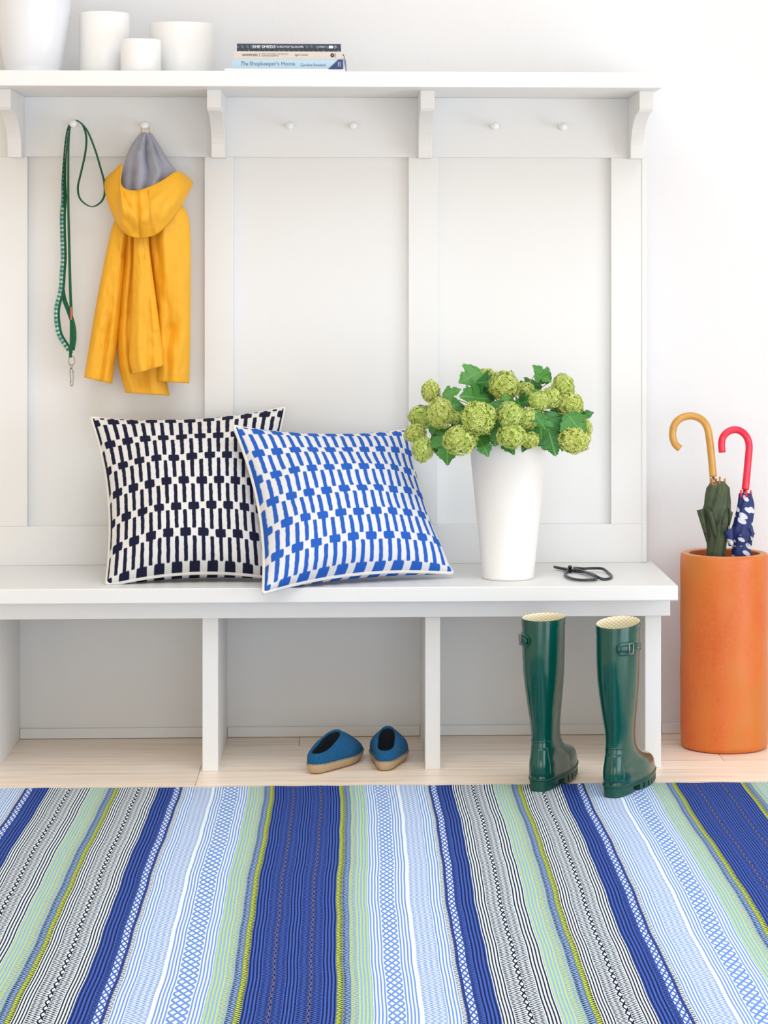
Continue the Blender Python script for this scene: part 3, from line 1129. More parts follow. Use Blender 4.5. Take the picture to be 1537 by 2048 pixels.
disc('publisher_emblem', 1262, 189, 14, M['white_print'], b3, 0.8)
tx('title_lettering', 'HANDPICKED', 246, 417, 266, 292, M['black_print'], b2, offs=0.008)
box('divider_rule', bX(px_(433)), bX(px_(437)), BT, BT + 0.0004, pz_(296), pz_(258), M['black_print'], b2, 0)
tx('subtitle_lettering', 'SIMPLE, SUSTAINABLE, AND SEASONAL', 457, 752, 260, 274, M['black_print'], b2)
tx('subtitle_lettering', 'FLOWER ARRANGEMENTS', 457, 645, 280, 294, M['black_print'], b2)
tx('author_lettering', 'Ingrid Carozzi', 822, 970, 264, 293, M['black_print'], b2, shear=0.35)
disc('publisher_emblem', 1236, 279, 22, M['black_print'], b2)
em = text_mesh('emblem_lettering', 'A', bX(px_(1227)), bX(px_(1246)), pz_(290), pz_(268), BT - 0.0002, M['cream_cover'], b2, shear=0.2)
tx('publisher_lettering', 'ARTISAN', 1262, 1274, 254, 304, M['black_print'], b2, rot=-math.pi / 2)
tx('title_lettering', 'The', 230, 312, 352, 396, M['slate_print'], b1, shear=0.25)
tx('title_lettering', "Shopkeeper's Home", 328, 826, 350, 406, M['slate_print'], b1)
tx('author_lettering', 'Caroline Rowland', 886, 1160, 370, 400, M['slate_print'], b1)
tri_v = [(bX(px_(1188)), BT, pz_(432)), (bX(px_(1354)), BT, pz_(432)), (bX(px_(1354)), BT, pz_(326)), (bX(px_(1300)), BT, pz_(326))]
mk('corner_panel', tri_v, [(0, 1, 2, 3)], M['navy_print'], b1, False)
text_mesh('publisher_lettering', 'JACQUI', bX(px_(1315)), bX(px_(1329)), pz_(404), pz_(352), BT - 0.0003, M['white_print'], b1, rot=-math.pi / 2)
text_mesh('publisher_lettering', 'SMALL', bX(px_(1297)), bX(px_(1311)), pz_(404), pz_(352), BT - 0.0003, M['white_print'], b1, rot=-math.pi / 2)


def ribbon_geo(path, wdir, width, thick=0.0012):
    """closed strap with rectangular section; wdir(i) gives width direction"""
    V, Fc, UV = [], [], []
    n = len(path)
    L = 0
    for i, p in enumerate(path):
        tg = (path[min(i + 1, n - 1)] - path[max(i - 1, 0)]).normalized()
        wd = wdir(i / (n - 1)) if callable(wdir) else wdir
        wd = (wd - tg * wd.dot(tg)).normalized()
        nn = tg.cross(wd)
        wi = width(i / (n - 1)) if callable(width) else width
        if i:
            L += (p - path[i - 1]).length
        for a, b_ in ((-1, -1), (1, -1), (1, 1), (-1, 1)):
            V.append(p + wd * (a * wi / 2) + nn * (b_ * thick / 2))
            UV.append((0.5 + a * 0.5, L))
    Fc = grid_faces(n, 4, True)
    Fc.append((0, 1, 2, 3)); Fc.append(tuple((n - 1) * 4 + k for k in range(4))[::-1])
    return V, Fc, UV


def ribbon(name, path, wdir, width, mat, parent, thick=0.0012):
    V, Fc, UV = ribbon_geo(path, wdir, width, thick)
    return mk(name, V, Fc, mat, parent, False, uvs=UV)


# ribbon marker hanging from the pale blue book, jacket flap of the cream one
rp = [Vector((bX(686.6), BY + 0.09, ZA(118, BY + .1))), Vector((bX(688.5), BY + 0.075, ZA(120, BY + .08))), Vector((bX(690.5), BY + 0.06, ZA(126, BY + .06))), Vector((bX(692), BY + 0.05, ZA(135, BY + .05))), Vector((bX(693), BY + 0.05, ZT + 0.0012))]
ribbon('ribbon_marker', polyline(rp, 16), Vector((0.5, -0.8, 0)), 0.006, M['ribbon'], b1, 0.0006)
fp = [Vector((bX(684), BY + 0.03, bz[3] - 0.002)), Vector((bX(688.5), BY + 0.03, ZA(112, BY + .03))), Vector((bX(692.5), BY + 0.03, ZA(124, BY + .03)))]
ribbon('jacket_flap', polyline(fp, 10), Vector((0, 1, 0)), 0.05, M['cream_cover'], b2, 0.0008)


# ------------------------------------------------------------------ cushions
def cushion(label, TL, TR, BL_, BR, T, mat, ymax, wr_seed, flip=1):
    cs = [Vector(c) for c in (TL, TR, BL_, BR)]
    cen = sum(cs, Vector()) / 4
    base = Vector((cen.x, cen.y, Z_SEAT))
    t = thing('throw_cushion', label, 'cushion', base, group='patterned cushions on the bench')
    nrm = ((TR - BL_).cross(TL - BR)).normalized()
    if nrm.y > 0:
        nrm = -nrm
    n = 44

    def P(s, tt, side):
        k = 0.115
        s2 = s * (1 - k * (1 - tt ** 2) * abs(s) ** 0.5)
        t2 = tt * (1 - k * (1 - s ** 2) * abs(tt) ** 0.5)
        u, v = (s2 + 1) / 2, (t2 + 1) / 2
        p = cs[2].lerp(cs[3], u).lerp(cs[0].lerp(cs[1], u), v)
        e = max(0.0, (1 - s * s)) * max(0.0, (1 - tt * tt))
        h = T * (e ** 0.40) * (0.95 + 0.2 * (-tt))
        q = Vector((s * 2.2 + wr_seed, tt * 2.2, side * 3))
        h += side * 0
        h += 0.013 * (noise.noise(q) + 0.4 * noise.noise(q * 2.3)) * e ** 0.5
        p = p + nrm * (h * side)
        # settle on the seat and against what is behind
        if p.y > Y_SEAT - 0.012 and p.z < Z_SEAT + 0.0015:
            p.z = Z_SEAT + 0.0015
        if p.y > ymax:
            p.y = ymax
        return p

    V, UV, idx = [], [], {}
    for side in (1, -1):
        for i in range(n + 1):
            for j in range(n + 1):
                # denser towards the edges
                s = math.sin((j / n - 0.5) * math.pi)
                tt = math.sin((i / n - 0.5) * math.pi)
                edge = i in (0, n) or j in (0, n)
                key = (i, j, 0 if edge else side)
                if key in idx:
                    continue
                idx[key] = len(V)
                V.append(P(s, tt, side))
                UV.append(((s + 1) / 2, (tt + 1) / 2))
    g = lambda i, j, sd: idx[(i, j, 0 if (i in (0, n) or j in (0, n)) else sd)]
    Fc = []
    for i in range(n):
        for j in range(n):
            Fc.append((g(i, j, 1), g(i, j + 1, 1), g(i + 1, j + 1, 1), g(i + 1, j, 1)))
            Fc.append((g(i, j, -1), g(i + 1, j, -1), g(i + 1, j + 1, -1), g(i, j + 1, -1)))
    fixn(mk('cover', V, Fc, mat, t, True, uvs=UV))
    ring = []
    for j in range(n): ring.append(V[g(0, j, 1)])
    for i in range(n): ring.append(V[g(i, n, 1)])
    for j in range(n, 0, -1): ring.append(V[g(n, j, 1)])
    for i in range(n, 0, -1): ring.append(V[g(i, 0, 1)])
    # round the corners of the cord
    for _ in range(6):
        ring = [(ring[i - 1] + ring[i] * 2 + ring[(i + 1) % len(ring)]) / 4 for i in range(len(ring))]
    ring = [Vector((p.x, p.y, max(p.z, Z_SEAT + 0.0045) if p.y > Y_SEAT - 0.01 else p.z)) for p in ring]
    tube('piping', ring, 0.005, M['piping'], t, 8, closed=True)
    return t


cushion('navy and white bar print cushion leaning behind the bright blue one',
        PY(183, 836, 6.14), PY(570, 816, 6.215), PY(213, 1172, 5.87), PY(566, 1160, 5.9), 0.098, M['navy_cushion'], 6.272, 1.3)
cushion('bright blue and white bar print cushion leaning in front at the bench edge',
        PY(468, 853, 6.02), PY(820, 860, 6.2), PY(527, 1186, 5.742), PY(905, 1146, 5.955), 0.09, M['blue_cushion'], 6.272, 8.1)

# ------------------------------------------------------------------ tall vase
VX, VY = XA(1017, 5.965), 5.965
vz = lambda py: ZA(py, VY, 1017)
vt = thing('bucket_vase', 'tall tapered matte white vase standing on the bench', 'vase', (VX, VY, Z_SEAT))
r0, r1 = r_of(103, VY), r_of(160, VY)
zt = ZA(866, VY, 1017)
hv = zt - Z_SEAT
lathe('body', [(0, Z_SEAT + 0.004), (r0 - 0.004, Z_SEAT + 0.004), (r0 - 0.004, Z_SEAT + 0.0006), (r0, Z_SEAT + 0.0006), (r0 + 0.0012, Z_SEAT + 0.006), (r0 + 0.0004, Z_SEAT + 0.0085),
               (r0 + (r1 - r0) * .5, Z_SEAT + hv * .5), (r1, zt - 0.004), (r1 + 0.0025, zt - 0.002), (r1 + 0.0015, zt + 0.001), (r1 - 0.002, zt), (r1 - 0.004, zt - 0.01),
               (r0 + (r1 - r0) * .5 - 0.004, Z_SEAT + hv * .5), (r0 - 0.004, Z_SEAT + 0.012), (0, Z_SEAT + 0.012)], VX, VY, M['vase'], vt, 72)


# ------------------------------------------------------------------ flowers
def bloom_mesh(seed, N_=430, lump=0.16):
    rnd = random.Random(seed)
    V, Fc, tone = [], [], []
    for i in range(N_):
        z = 1 - 2 * (i + 0.5) / N_
        ph = i * 2.399963 + rnd.uniform(-.25, .25)
        r = math.sqrt(1 - z * z)
        d = Vector((r * math.cos(ph), r * math.sin(ph), z))
        R = 0.93 + lump * noise.noise(d * 1.7 + Vector((seed, 0, 0))) + rnd.uniform(-0.05, 0.06)
        a = d.cross(Vector((0.3, 0.5, 0.8))).normalized()
        b_ = d.cross(a)
        # tilt
        d2 = (d + a * rnd.uniform(-.4, .4) + b_ * rnd.uniform(-.4, .4)).normalized()
        a = (a - d2 * a.dot(d2)).normalized()
        b_ = d2.cross(a)
        c = d * R
        pr = rnd.uniform(0.125, 0.165)
        tn = min(1, max(0, 0.5 + rnd.uniform(-.4, .4)))
        base = len(V)
        V.append(c)
        tone.append(tn * 0.6)
        rot = rnd.uniform(0, 2)
        for k in range(5):
            for da, rr, up in ((-0.42, 0.8, 0.035), (0, 1.0, 0.06), (0.42, 0.8, 0.035)):
                an = rot + k * 2 * math.pi / 5 + da
                V.append(c + (a * math.cos(an) + b_ * math.sin(an)) * pr * rr + d2 * (up * rr))
                tone.append(tn)
            q = base + 1 + k * 3
            Fc.append((base, q, q + 1, q + 2))
    return V, Fc, tone


BM = []
for s in range(4):
    V, Fc, tone = bloom_mesh(s * 3 + 1)
    me = bpy.data.meshes.new('bloom')
    me.from_pydata([tuple(v) for v in V], [], Fc)
    at = me.attributes.new('tone', 'FLOAT', 'POINT')
    at.data.foreach_set('value', tone)
    me.materials.append(M['bloom'])
    BM.append(me)
bmh = bmesh.new()
bmesh.ops.create_icosphere(bmh, subdivisions=3, radius=0.86)
core_me = bpy.data.meshes.new('bloom_heart')
bmh.to_mesh(core_me)
bmh.free()
for p in core_me.polygons:
    p.use_smooth = True
core_me.materials.append(M['bloom_core'])


def leaf_mesh(seed):
    rnd = random.Random(seed)
    half = [(0.0, 0.0), (0.10, 0.0), (0.22, 0.06), (0.30, 0.17), (0.40, 0.20), (0.44, 0.30), (0.56, 0.40), (0.50, 0.46), (0.52, 0.54), (0.40, 0.50), (0.33, 0.54),
            (0.24, 0.53), (0.27, 0.64), (0.33, 0.70), (0.25, 0.74), (0.24, 0.83), (0.15, 0.85), (0.09, 0.94), (0.0, 1.06)]
    dense = [half[0]]
    for (ax, ay), (bx, by) in zip(half, half[1:]):
        for q, amp in ((0.25, 0.0), (0.5, 0.018), (0.72, -0.012), (1.0, 0.012)):
            dx, dy = bx - ax, by - ay
            ll = math.hypot(dx, dy)
            dense.append((max(0, ax + dx * q + dy / ll * amp), ay + dy * q - dx / ll * amp))
    dense[-1] = half[-1]
    half = dense
    V, UV, Fc = [], [], []

    def zf(x, y):
        return 0.10 * abs(x) - 0.30 * x * x - 0.22 * y * y + 0.03 * math.sin(7 * y + 5 * abs(x) + seed)

    n = len(half)
    for sgn in (1, -1):
        base = len(V)
        for i, (x, y) in enumerate(half):
            ym = 1.06 * (i / (n - 1)) ** 1.15
            for f in (0, 0.35, 0.7, 1.0):
                xx = sgn * x * f
                yy = ym + (y - ym) * f
                V.append((xx, yy, zf(xx, yy)))
                UV.append((xx, yy))
        for i in range(n - 1):
            for k in range(3):
                q = base + i * 4 + k
                Fc.append((q, q + 1, q + 5, q + 4) if sgn > 0 else (q, q + 4, q + 5, q + 1))
    me = bpy.data.meshes.new('leaf')
    me.from_pydata(V, [], Fc)
    uvl = me.uv_layers.new(name='UVMap')
    for lp in me.loops:
        uvl.data[lp.index].uv = UV[lp.vertex_index]
    for p in me.polygons:
        p.use_smooth = True
    me.materials.append(M['leaf'])
    return me


LMS = [leaf_mesh(s) for s in range(3)]
fx = lambda c: 790 + c * 0.29277
fy = lambda c: 720 + c * 0.29277
RIM = Vector((VX, VY, zt))
# (crop x, y, radius, distance Y, squash, label)
BL_LIST = [
    (245, 215, 62, 5.97, (0.95, 1, 1.15), 'green snowball bloom topmost at the left end of the bouquet'),
    (185, 390, 82, 6.00, (0.9, 1, 1.05), 'green snowball bloom at the left end, under the topmost left one'),
    (140, 500, 72, 5.93, (0.8, 1, 1.0), 'green snowball bloom farthest left, at mid height of the bouquet'),
    (190, 610, 74, 5.90, (0.85, 1, 1.2), 'lowest green snowball bloom, hanging at the left beside the blue cushion'),
    (312, 365, 84, 5.89, (0.9, 1, 1.15), 'green snowball bloom on the left with a small tuft to its right'),
    (402, 392, 48, 5.91, (0.9, 1, 1), 'small green bloom tuft left of the largest middle ball'),
    (450, 548, 106, 5.83, (1, 1, 0.88), 'large round green bloom low on the left above the vase side'),
    (572, 395, 110, 5.82, (1, 1, 0.95), 'largest round green bloom, left of centre over the rim'),
    (622, 135, 72, 6.02, (1, 1, 1), 'pale green bloom behind, at the top left of centre'),
    (748, 182, 98, 5.94, (1, 1, 0.95), 'big green bloom at the top centre of the bouquet'),
    (790, 378, 86, 5.83, (0.95, 1, 1), 'green bloom in the middle, above the one hanging on the rim'),
    (800, 520, 96, 5.82, (1, 1, 0.85), 'green bloom hanging over the front rim of the vase'),
    (912, 400, 74, 5.85, (0.9, 1, 1), 'green bloom right of the middle one, above a small low bloom'),
    (925, 548, 58, 5.84, (1, 1, 0.9), 'small green bloom low at the front, right of the rim bloom'),
    (898, 212, 58, 5.98, (1, 1, 1), 'small pale bloom behind, right of the top centre ball'),
    (985, 282, 66, 5.88, (1, 1, 0.95), 'cream green bloom right of centre, lower of a touching pair'),
    (1066, 258, 62, 5.9, (0.9, 1, 1.1), 'cream green bloom right of centre, upper of a touching pair'),
    (1150, 182, 74, 5.96, (0.95, 1, 1.1), 'green bloom topmost on the right side of the bouquet'),
    (1198, 308, 88, 5.93, (1, 1, 0.9), 'green bloom on the right, below the topmost right one'),
    (1222, 545, 108, 5.87, (1, 1, 0.85), 'large green bloom hanging lowest on the right'),
    (1312, 470, 50, 5.9, (0.7, 1, 1.2), 'small green bloom at the far right edge of the bouquet'),
    (692, 365, 52, 5.9, (0.9, 1, 1), 'small shaded bloom between the two largest middle balls'),
    (300, 600, 42, 5.93, (1, 1, 1), 'small green bloom peeking behind a dark leaf low on the left'),
]
FL = []
for i, (cx, cy, r, Y, sq, lab) in enumerate(BL_LIST):
    c = PY(fx(cx), fy(cy), Y)
    R = 1.07 * r * 0.29277 * Y / F_PX
    t = thing('snowball_flower', lab, 'flower', c, group='snowball blooms in the vase')
    o = bpy.data.objects.new('bloom', BM[i % 4])
    COL.objects.link(o)
    o.parent = t
    o.scale = (R * sq[0], R * sq[1], R * sq[2])
    o.rotation_euler = (random.uniform(0, 6), random.uniform(0, 6), random.uniform(0, 6)) if abs(sq[2] - 1) < 0.06 else (0, 0, random.uniform(0, 6))
    co = bpy.data.objects.new('bloom_heart', core_me)
    COL.objects.link(co)
    co.parent = o
    # stem: from inside the vase over the rim to the bloom
    ang = math.atan2(c.y - VY, c.x - VX)
    rr = min(0.075, (Vector((c.x - VX, c.y - VY, 0))).length)
    p0 = Vector((VX + 0.02 * math.cos(ang), VY + 0.02 * math.sin(ang), Z_SEAT + 0.05))
    p1 = Vector((VX + rr * 0.8 * math.cos(ang), VY + rr * 0.8 * math.sin(ang), zt + 0.02))
    p2 = (p1 + c) / 2 + Vector((0, 0, 0.03 if c.z < zt + 0.05 else 0.008))
    tube('stem', catmull([p0, p1, p2, c], 18), 0.0021, M['stem'], t, 7)
    FL.append((t, c))

# leaves: base (crop), tip (crop), distance base/tip, facing tilt, width factor
LEAVES = [
    ((588, 78), (452, 138), 6.0, 5.97, (0.1, -1, 0.5), 1.15), ((330, 250), (440, 190), 5.97, 5.96, (0, -.8, .7), 1.0), ((640, 270), (480, 225), 5.95, 5.9, (0, -.8, .6), 1.3),
    ((640, 330), (560, 175), 5.97, 5.95, (-.2, -.9, .4), 1.1), ((715, 420), (685, 570), 5.86, 5.83, (-.2, -1, .2), 1.0), ((560, 500), (638, 632), 5.86, 5.82, (.2, -1, .3), 1.0),
    ((350, 470), (358, 694), 5.90, 5.86, (-.1, -1, .2), 0.95), ((300, 480), (285, 635), 5.92, 5.89, (-.3, -1, .1), 0.7), ((820, 300), (925, 262), 5.95, 5.92, (0, -.8, .7), 1.2),
    ((1060, 150), (962, 40), 5.99, 5.97, (-.2, -.8, .5), 0.8), ((1000, 175), (835, 160), 6.0, 5.97, (0, -.7, .8), 0.9), ((960, 100), (1062, 128), 5.98, 5.95, (.2, -.8, .6), 0.9),
    ((1015, 360), (1105, 625), 5.88, 5.84, (.1, -1, .2), 1.15), ((1010, 380), (1000, 520), 5.87, 5.84, (-.2, -1, .2), 0.9), ((1240, 400), (1350, 352), 5.93, 5.92, (.1, -.9, .5), 0.9),
    ((1170, 370), (1300, 488), 5.88, 5.84, (.3, -.9, .4), 1.1), ((1130, 470), (1150, 612), 5.88, 5.86, (.1, -1, .2), 0.7), ((560, 160), (668, 125), 5.98, 5.93, (0, -.9, .5), 1.0),
    ((650, 300), (752, 300), 5.86, 5.82, (0, -.7, .8), 0.8), ((940, 345), (1030, 450), 5.84, 5.81, (.2, -.8, .5), 0.7), ((755, 235), (772, 300), 5.86, 5.83, (0, -1, .2), 0.6),
    ((400, 300), (440, 460), 5.92, 5.9, (.1, -1, .3), 1.1), ((470, 330), (350, 290), 5.94, 5.92, (0, -.8, .6), 1.0), ((860, 250), (1000, 230), 5.97, 5.94, (.1, -.8, .5), 1.1),
    ((960, 450), (880, 610), 5.86, 5.83, (0, -1, .2), 0.8), ((1080, 330), (1180, 420), 5.93, 5.9, (.1, -.9, .4), 1.1), ((500, 200), (620, 240), 5.98, 5.95, (0, -.8, .6), 1.0),
    ((700, 440), (810, 625), 5.87, 5.835, (0, -1, .2), 0.8), ((1090, 320), (1110, 190), 5.99, 5.97, (0, -.9, .4), 1.0), ((765, 130), (795, 75), 6.0, 5.99, (0, -.9, .4), 0.7),
    ((620, 440), (520, 470), 5.9, 5.87, (0, -.9, .4), 1.1), ((230, 440), (340, 470), 5.95, 5.93, (0, -.9, .4), 1.0), ((870, 330), (800, 290), 5.93, 5.9, (0, -.9, .5), 1.1),
]
for i, (ba, tp, yb_, yt_, nr, wf_) in enumerate(LEAVES):
    B = PY(fx(ba[0]), fy(ba[1]), yb_)
    T = PY(fx(tp[0]), fy(tp[1]), yt_)
    ydir = (T - B)
    L = ydir.length
    ydir.normalize()
    nz = Vector(nr)
    nz = (nz - ydir * nz.dot(ydir)).normalized()
    xd = ydir.cross(nz)
    par, pc = min(FL, key=lambda q: (q[1] - B).length)
    o = bpy.data.objects.new('leaf', LMS[i % 3])
    COL.objects.link(o)
    o.parent = par
    mt = Matrix((xd * L * wf_, ydir * L, nz * L)).transposed().to_4x4()
    mt.translation = B - pc
    o.matrix_local = mt
    hub = Vector((VX, VY, zt + 0.03))
    sd = (hub - B)
    if sd.length > 0.01:
        tube('leaf_stalk', catmull([B, B + sd * 0.3 + Vector((0, 0, 0.006)), B + sd * 0.7], 8), 0.0011, M['stem'], par, 6)

# ------------------------------------------------------------------ scissors on the bench
sc_x = lambda c: 1080 + c * 0.20820
sc_y = lambda c: 1100 + c * 0.20820
SCI = thing('scissors', 'black iron flower scissors with big loop handles on the bench', 'scissors', PZ(1165, 1150, Z_SEAT))


def sp(cx, cy, dz=0.0):
    p = PZ(sc_x(cx), sc_y(cy), Z_SEAT)
    p.z += dz
    return p


r_s = 0.0036
loop1 = [sp(*q, r_s + 0.0016) for q in [(300, 214), (360, 224), (450, 236), (520, 256), (548, 280), (530, 302), (470, 309), (390, 309), (310, 296), (258, 272), (245, 248), (262, 228)]]
loop2 = [sp(*q, 0.0085) for q in [(330, 205), (420, 212), (500, 208), (600, 212), (660, 232), (690, 264), (670, 287), (610, 294), (545, 288), (500, 270), (440, 245), (380, 226)]]
loop2 = [Vector((p.x, p.y, p.z - (0.005 if i in (4, 5, 6, 7) else 0))) for i, p in enumerate(loop2)]
tube('handle', catmull(loop1, 60, True), r_s, M['scissor'], SCI, 10, closed=True)
tube('handle', catmull(loop2, 60, True), r_s, M['scissor'], SCI, 10, closed=True)
pv = sp(292, 216, 0.0)
tip = sp(135, 186, 0.0)


def blade(off, z0):
    ax = (tip - pv)
    ax.z = 0
    L = ax.length
    ax.normalize()
    sdv = Vector((-ax.y, ax.x, 0))
    V = []
    for f, wd in ((-0.25, 0.006), (0.0, 0.0075), (0.3, 0.006), (0.7, 0.0035), (1.0, 0.0006)):
        p = pv + ax * (L * f) + sdv * off * (1 - f)
        for a, b_ in ((-1, 0), (1, 0), (1, 1), (-1, 1)):
            V.append(p + sdv * (wd * a) + Vector((0, 0, z0 + b_ * 0.0028)))
    Fc = grid_faces(5, 4, True) + [(0, 3, 2, 1), (16, 17, 18, 19)]
    o = fixn(mk('blade', V, Fc, M['scissor'], SCI, False))


blade(0.0015, 0.0034)
blade(-0.0015, 0.0066)
lathe('pivot_screw', [(0, Z_SEAT + 0.0005), (0.004, Z_SEAT + 0.0005), (0.0042, Z_SEAT + 0.012), (0.0055, Z_SEAT + 0.012), (0.0055, Z_SEAT + 0.0155), (0.003, Z_SEAT + 0.0175), (0, Z_SEAT + 0.018)], pv.x, pv.y, M['scissor'], SCI, 16)


# ------------------------------------------------------------------ raincoat on its peg
cxp = lambda c: 80 + c * 0.29297
cyp = lambda c: 220 + c * 0.29297
coat = thing('raincoat', 'yellow child raincoat with grey lined hood hanging from a peg', 'raincoat', PY(290, 790, 6.2))


def CP(cx, cy, Y):
    return PY(cxp(cx), cyp(cy), Y)


def cloth_tube(name, Lp, Rp, dc, b, mat, fold=None, rows=90, seg=72, thick=0.0018, hem=0.0):
    Lc = polyline([Vector((a, c, 0)) for a, c in Lp], rows)
    Rc = polyline([Vector((a, c, 0)) for a, c in Rp], rows)
    V = []
    dc_seed = Lp[0][0] * 0.1
    for i in range(rows):
        v = i / (rows - 1)
        for k in range(seg):
            th = 2 * math.pi * k / seg
            u = 0.5 - 0.5 * math.cos(th)
            q = Lc[i].lerp(Rc[i], u)
            bb = b(v) if callable(b) else b
            s = math.sin(th)
            d = (dc(v) if callable(dc) else dc) - bb * math.copysign(abs(s) ** 0.8, s)
            if fold:
                d -= fold(u, v, 1 if s >= 0 else -1) * abs(s) ** 0.5
            if mat is M['coat']:
                d -= (0.0035 * noise.noise(Vector((u * 5 + dc_seed, v * 16, 2.0))) + 0.0022 * noise.noise(Vector((u * 16 + v * 6, v * 9, dc_seed)))) * abs(s) ** 0.5
            if hem and v > hem:
                d -= 0.0016 * s
            d = min(d, 6.298 if q.y > 320 else 6.275)
            V.append(CP(q.x, q.y, d))
    o = mk(name, V, grid_faces(rows, seg, True), mat, coat, True)
    return mod_solid(o, thick, 0)


def ridge(u, c, w):
    return math.exp(-((u - c) / w) ** 2)


def nz(u, v, s, k=3.0):
    return noise.noise(Vector((u * k, v * k * 1.3, s)))


# right sleeve and back of the coat, left sleeve, body panel, front edge
cloth_tube('sleeve', [(770, 640), (745, 860), (768, 1100), (797, 1400), (790, 1650), (794, 1852)], [(935, 600), (1008, 720), (1026, 900), (1027, 1300), (1024, 1600), (1018, 1866)],
           6.215, 0.045, M['coat'], lambda u, v, s: 0.012 * ridge(u, 0.35, .12) * math.sin(v * 5 + .5) - 0.012 * ridge(u, 0.12 + .25 * v, .09) * ridge(v, 0.25, .2) - 0.018 * ridge(u, 0.45 - 0.3 * (v - .7), .2) * ridge(v, .72, .06) + 0.008 * nz(u, v, 1), hem=0.94)
cloth_tube('sleeve', [(545, 690), (505, 770), (470, 900), (400, 1250), (340, 1600), (303, 1826)], [(620, 780), (584, 940), (573, 1100), (545, 1400), (522, 1620), (489, 1868)],
           6.22, 0.036, M['coat'], lambda u, v, s: -0.014 * ridge(u, 0.62, .07) * (v > .45) * min(1, (v - .45) * 4) + 0.012 * ridge(u, .75, .15) * ridge(v, .15, .12) - 0.016 * ridge(v, .2, .04) * u + 0.007 * nz(u, v, 5), hem=0.935)
cloth_tube('body_panel', [(575, 800), (578, 1000), (566, 1150), (541, 1400), (529, 1550), (541, 1750), (586, 1930)], [(760, 800), (780, 1200), (800, 1500), (850, 1780), (884, 1950)],
           lambda v: 6.225, 0.034, M['coat'], lambda u, v, s: -0.02 * ridge(u, .33 - .1 * v, .06) * (1 - v) + 0.01 * ridge(u, .16, .08) - 0.012 * ridge(u, .5, .12) * ridge(v, .9, .1) + 0.008 * nz(u, v, 9))
cloth_tube('front_panel', [(644, 840), (640, 1000), (632, 1250), (620, 1500), (612, 1700), (636, 1806)], [(738, 840), (752, 1000), (786, 1250), (818, 1500), (838, 1650), (843, 1745)],
           lambda v: 6.18 - 0.012 * v, lambda v: 0.02 + 0.012 * v, M['coat'], lambda u, v, s: 0.010 * ridge(u, .3, .14) * v - 0.012 * ridge(u, .55 + .15 * math.sin(3 * v), .1) * v + 0.006 * nz(u, v, 12))
# hood: outer yellow shell folded forward and down
top_c = [(436, 482), (500, 418), (561, 368), (549, 440), (554, 505), (590, 541), (660, 549), (740, 526), (840, 478), (928, 421), (985, 440), (1043, 492)]
bot_c = [(436, 486), (455, 600), (498, 715), (545, 800), (600, 853), (660, 872), (720, 872), (800, 845), (870, 780), (940, 690), (1000, 595), (1040, 510)]
NR_, NC_ = 40, 96
Tc = catmull([Vector((a, b_, 0)) for a, b_ in top_c], NC_)
Bc = catmull([Vector((a, b_, 0)) for a, b_ in bot_c], NC_)
V = []
for i in range(NR_):
    v = i / (NR_ - 1)
    for k in range(NC_):
        u = k / (NC_ - 1)
        q = Tc[k].lerp(Bc[k], v)
        e = math.sin(math.pi * min(1, max(0, u))) ** 0.7
        d = 6.235 - e * (0.085 + 0.05 * math.sin(math.pi * (0.15 + 0.75 * v)))
        d -= 0.012 * ridge(u, .32, .05) * math.sin(math.pi * v) - 0.010 * ridge(u, .55 - .05 * v, .015)
        d -= 0.016 * ridge(u, .72 - .2 * v, .07) * ridge(v, .55, .2) - 0.014 * ridge(u, .62, .05) * ridge(v, .6, .15)
        d -= 0.006 * nz(u * 2, v, 20) + (0.005 * noise.noise(Vector((u * 9, v * 5, 4.0))) + 0.0025 * noise.noise(Vector((u * 22, v * 9, 7.0)))) * e
        V.append(CP(q.x, q.y, d))
hood = mk('hood', V, grid_faces(NR_, NC_), M['coat'], coat, True)
mod_solid(hood, 0.002, 0)
# seam stitched down the hood
seam = []
for v in [j / 20 for j in range(21)]:
    q = Vector((740, 545, 0)).lerp(Vector((786, 850, 0)), v)
    e = math.sin(math.pi * 0.5) ** 0.7
    d = 6.235 - e * (0.085 + 0.05 * math.sin(math.pi * (0.15 + 0.75 * v)))
    seam.append(CP(q.x + 4 * math.sin(v * 9), q.y, d - 0.003))
tube('seam', seam, 0.0014, M['coat'], hood, 6)
# grey lining of the hood, drawn up to the loop
Lg = [(692, 150), (650, 205), (610, 272), (578, 365), (556, 470), (556, 545), (575, 580)]
Rg = [(762, 160), (790, 205), (822, 255), (875, 345), (930, 420), (925, 470), (880, 520)]
cloth_tube('hood_lining', Lg, Rg, lambda v: 6.22 - 0.012 * v, lambda v: 0.012 + 0.028 * v, M['lining'],
           lambda u, v, s: (0.014 * ridge(u, .33 + .02 * v, .1) - 0.02 * ridge(u, .52 - .03 * v, .035) + 0.016 * ridge(u, .66 + .05 * math.sin(4 * v), .06) - 0.014 * ridge(u, .8, .04) * (1 - v) - 0.012 * ridge(u, .18, .04) * v) * min(1, v * 3) + 0.006 * nz(u * 2, v * 2, 3))
pk = PEGP[1]
lp = [CP(697, 168, 6.214), CP(690, 130, 6.214), CP(700, 96, 6.216), Vector((pk.x, 6.222, pk.z + 0.0065)), CP(735, 96, 6.216), CP(744, 130, 6.214), CP(752, 170, 6.214)]
ribbon('hanging_loop', polyline(lp, 24), Vector((0.2, 1, 0)), 0.005, M['coat'], coat, 0.0014)

# ------------------------------------------------------------------ dog leash on its peg
LY = 6.222
leash = thing('dog_leash', 'green dog leash with plaid ribbon and snap clip hanging from a peg', 'dog leash', CP(210, 1890, LY))


def lpth(pts, n, Y=LY):
    return polyline([CP(p[0], p[1], p[2] if len(p) > 2 else Y) for p in pts], n)


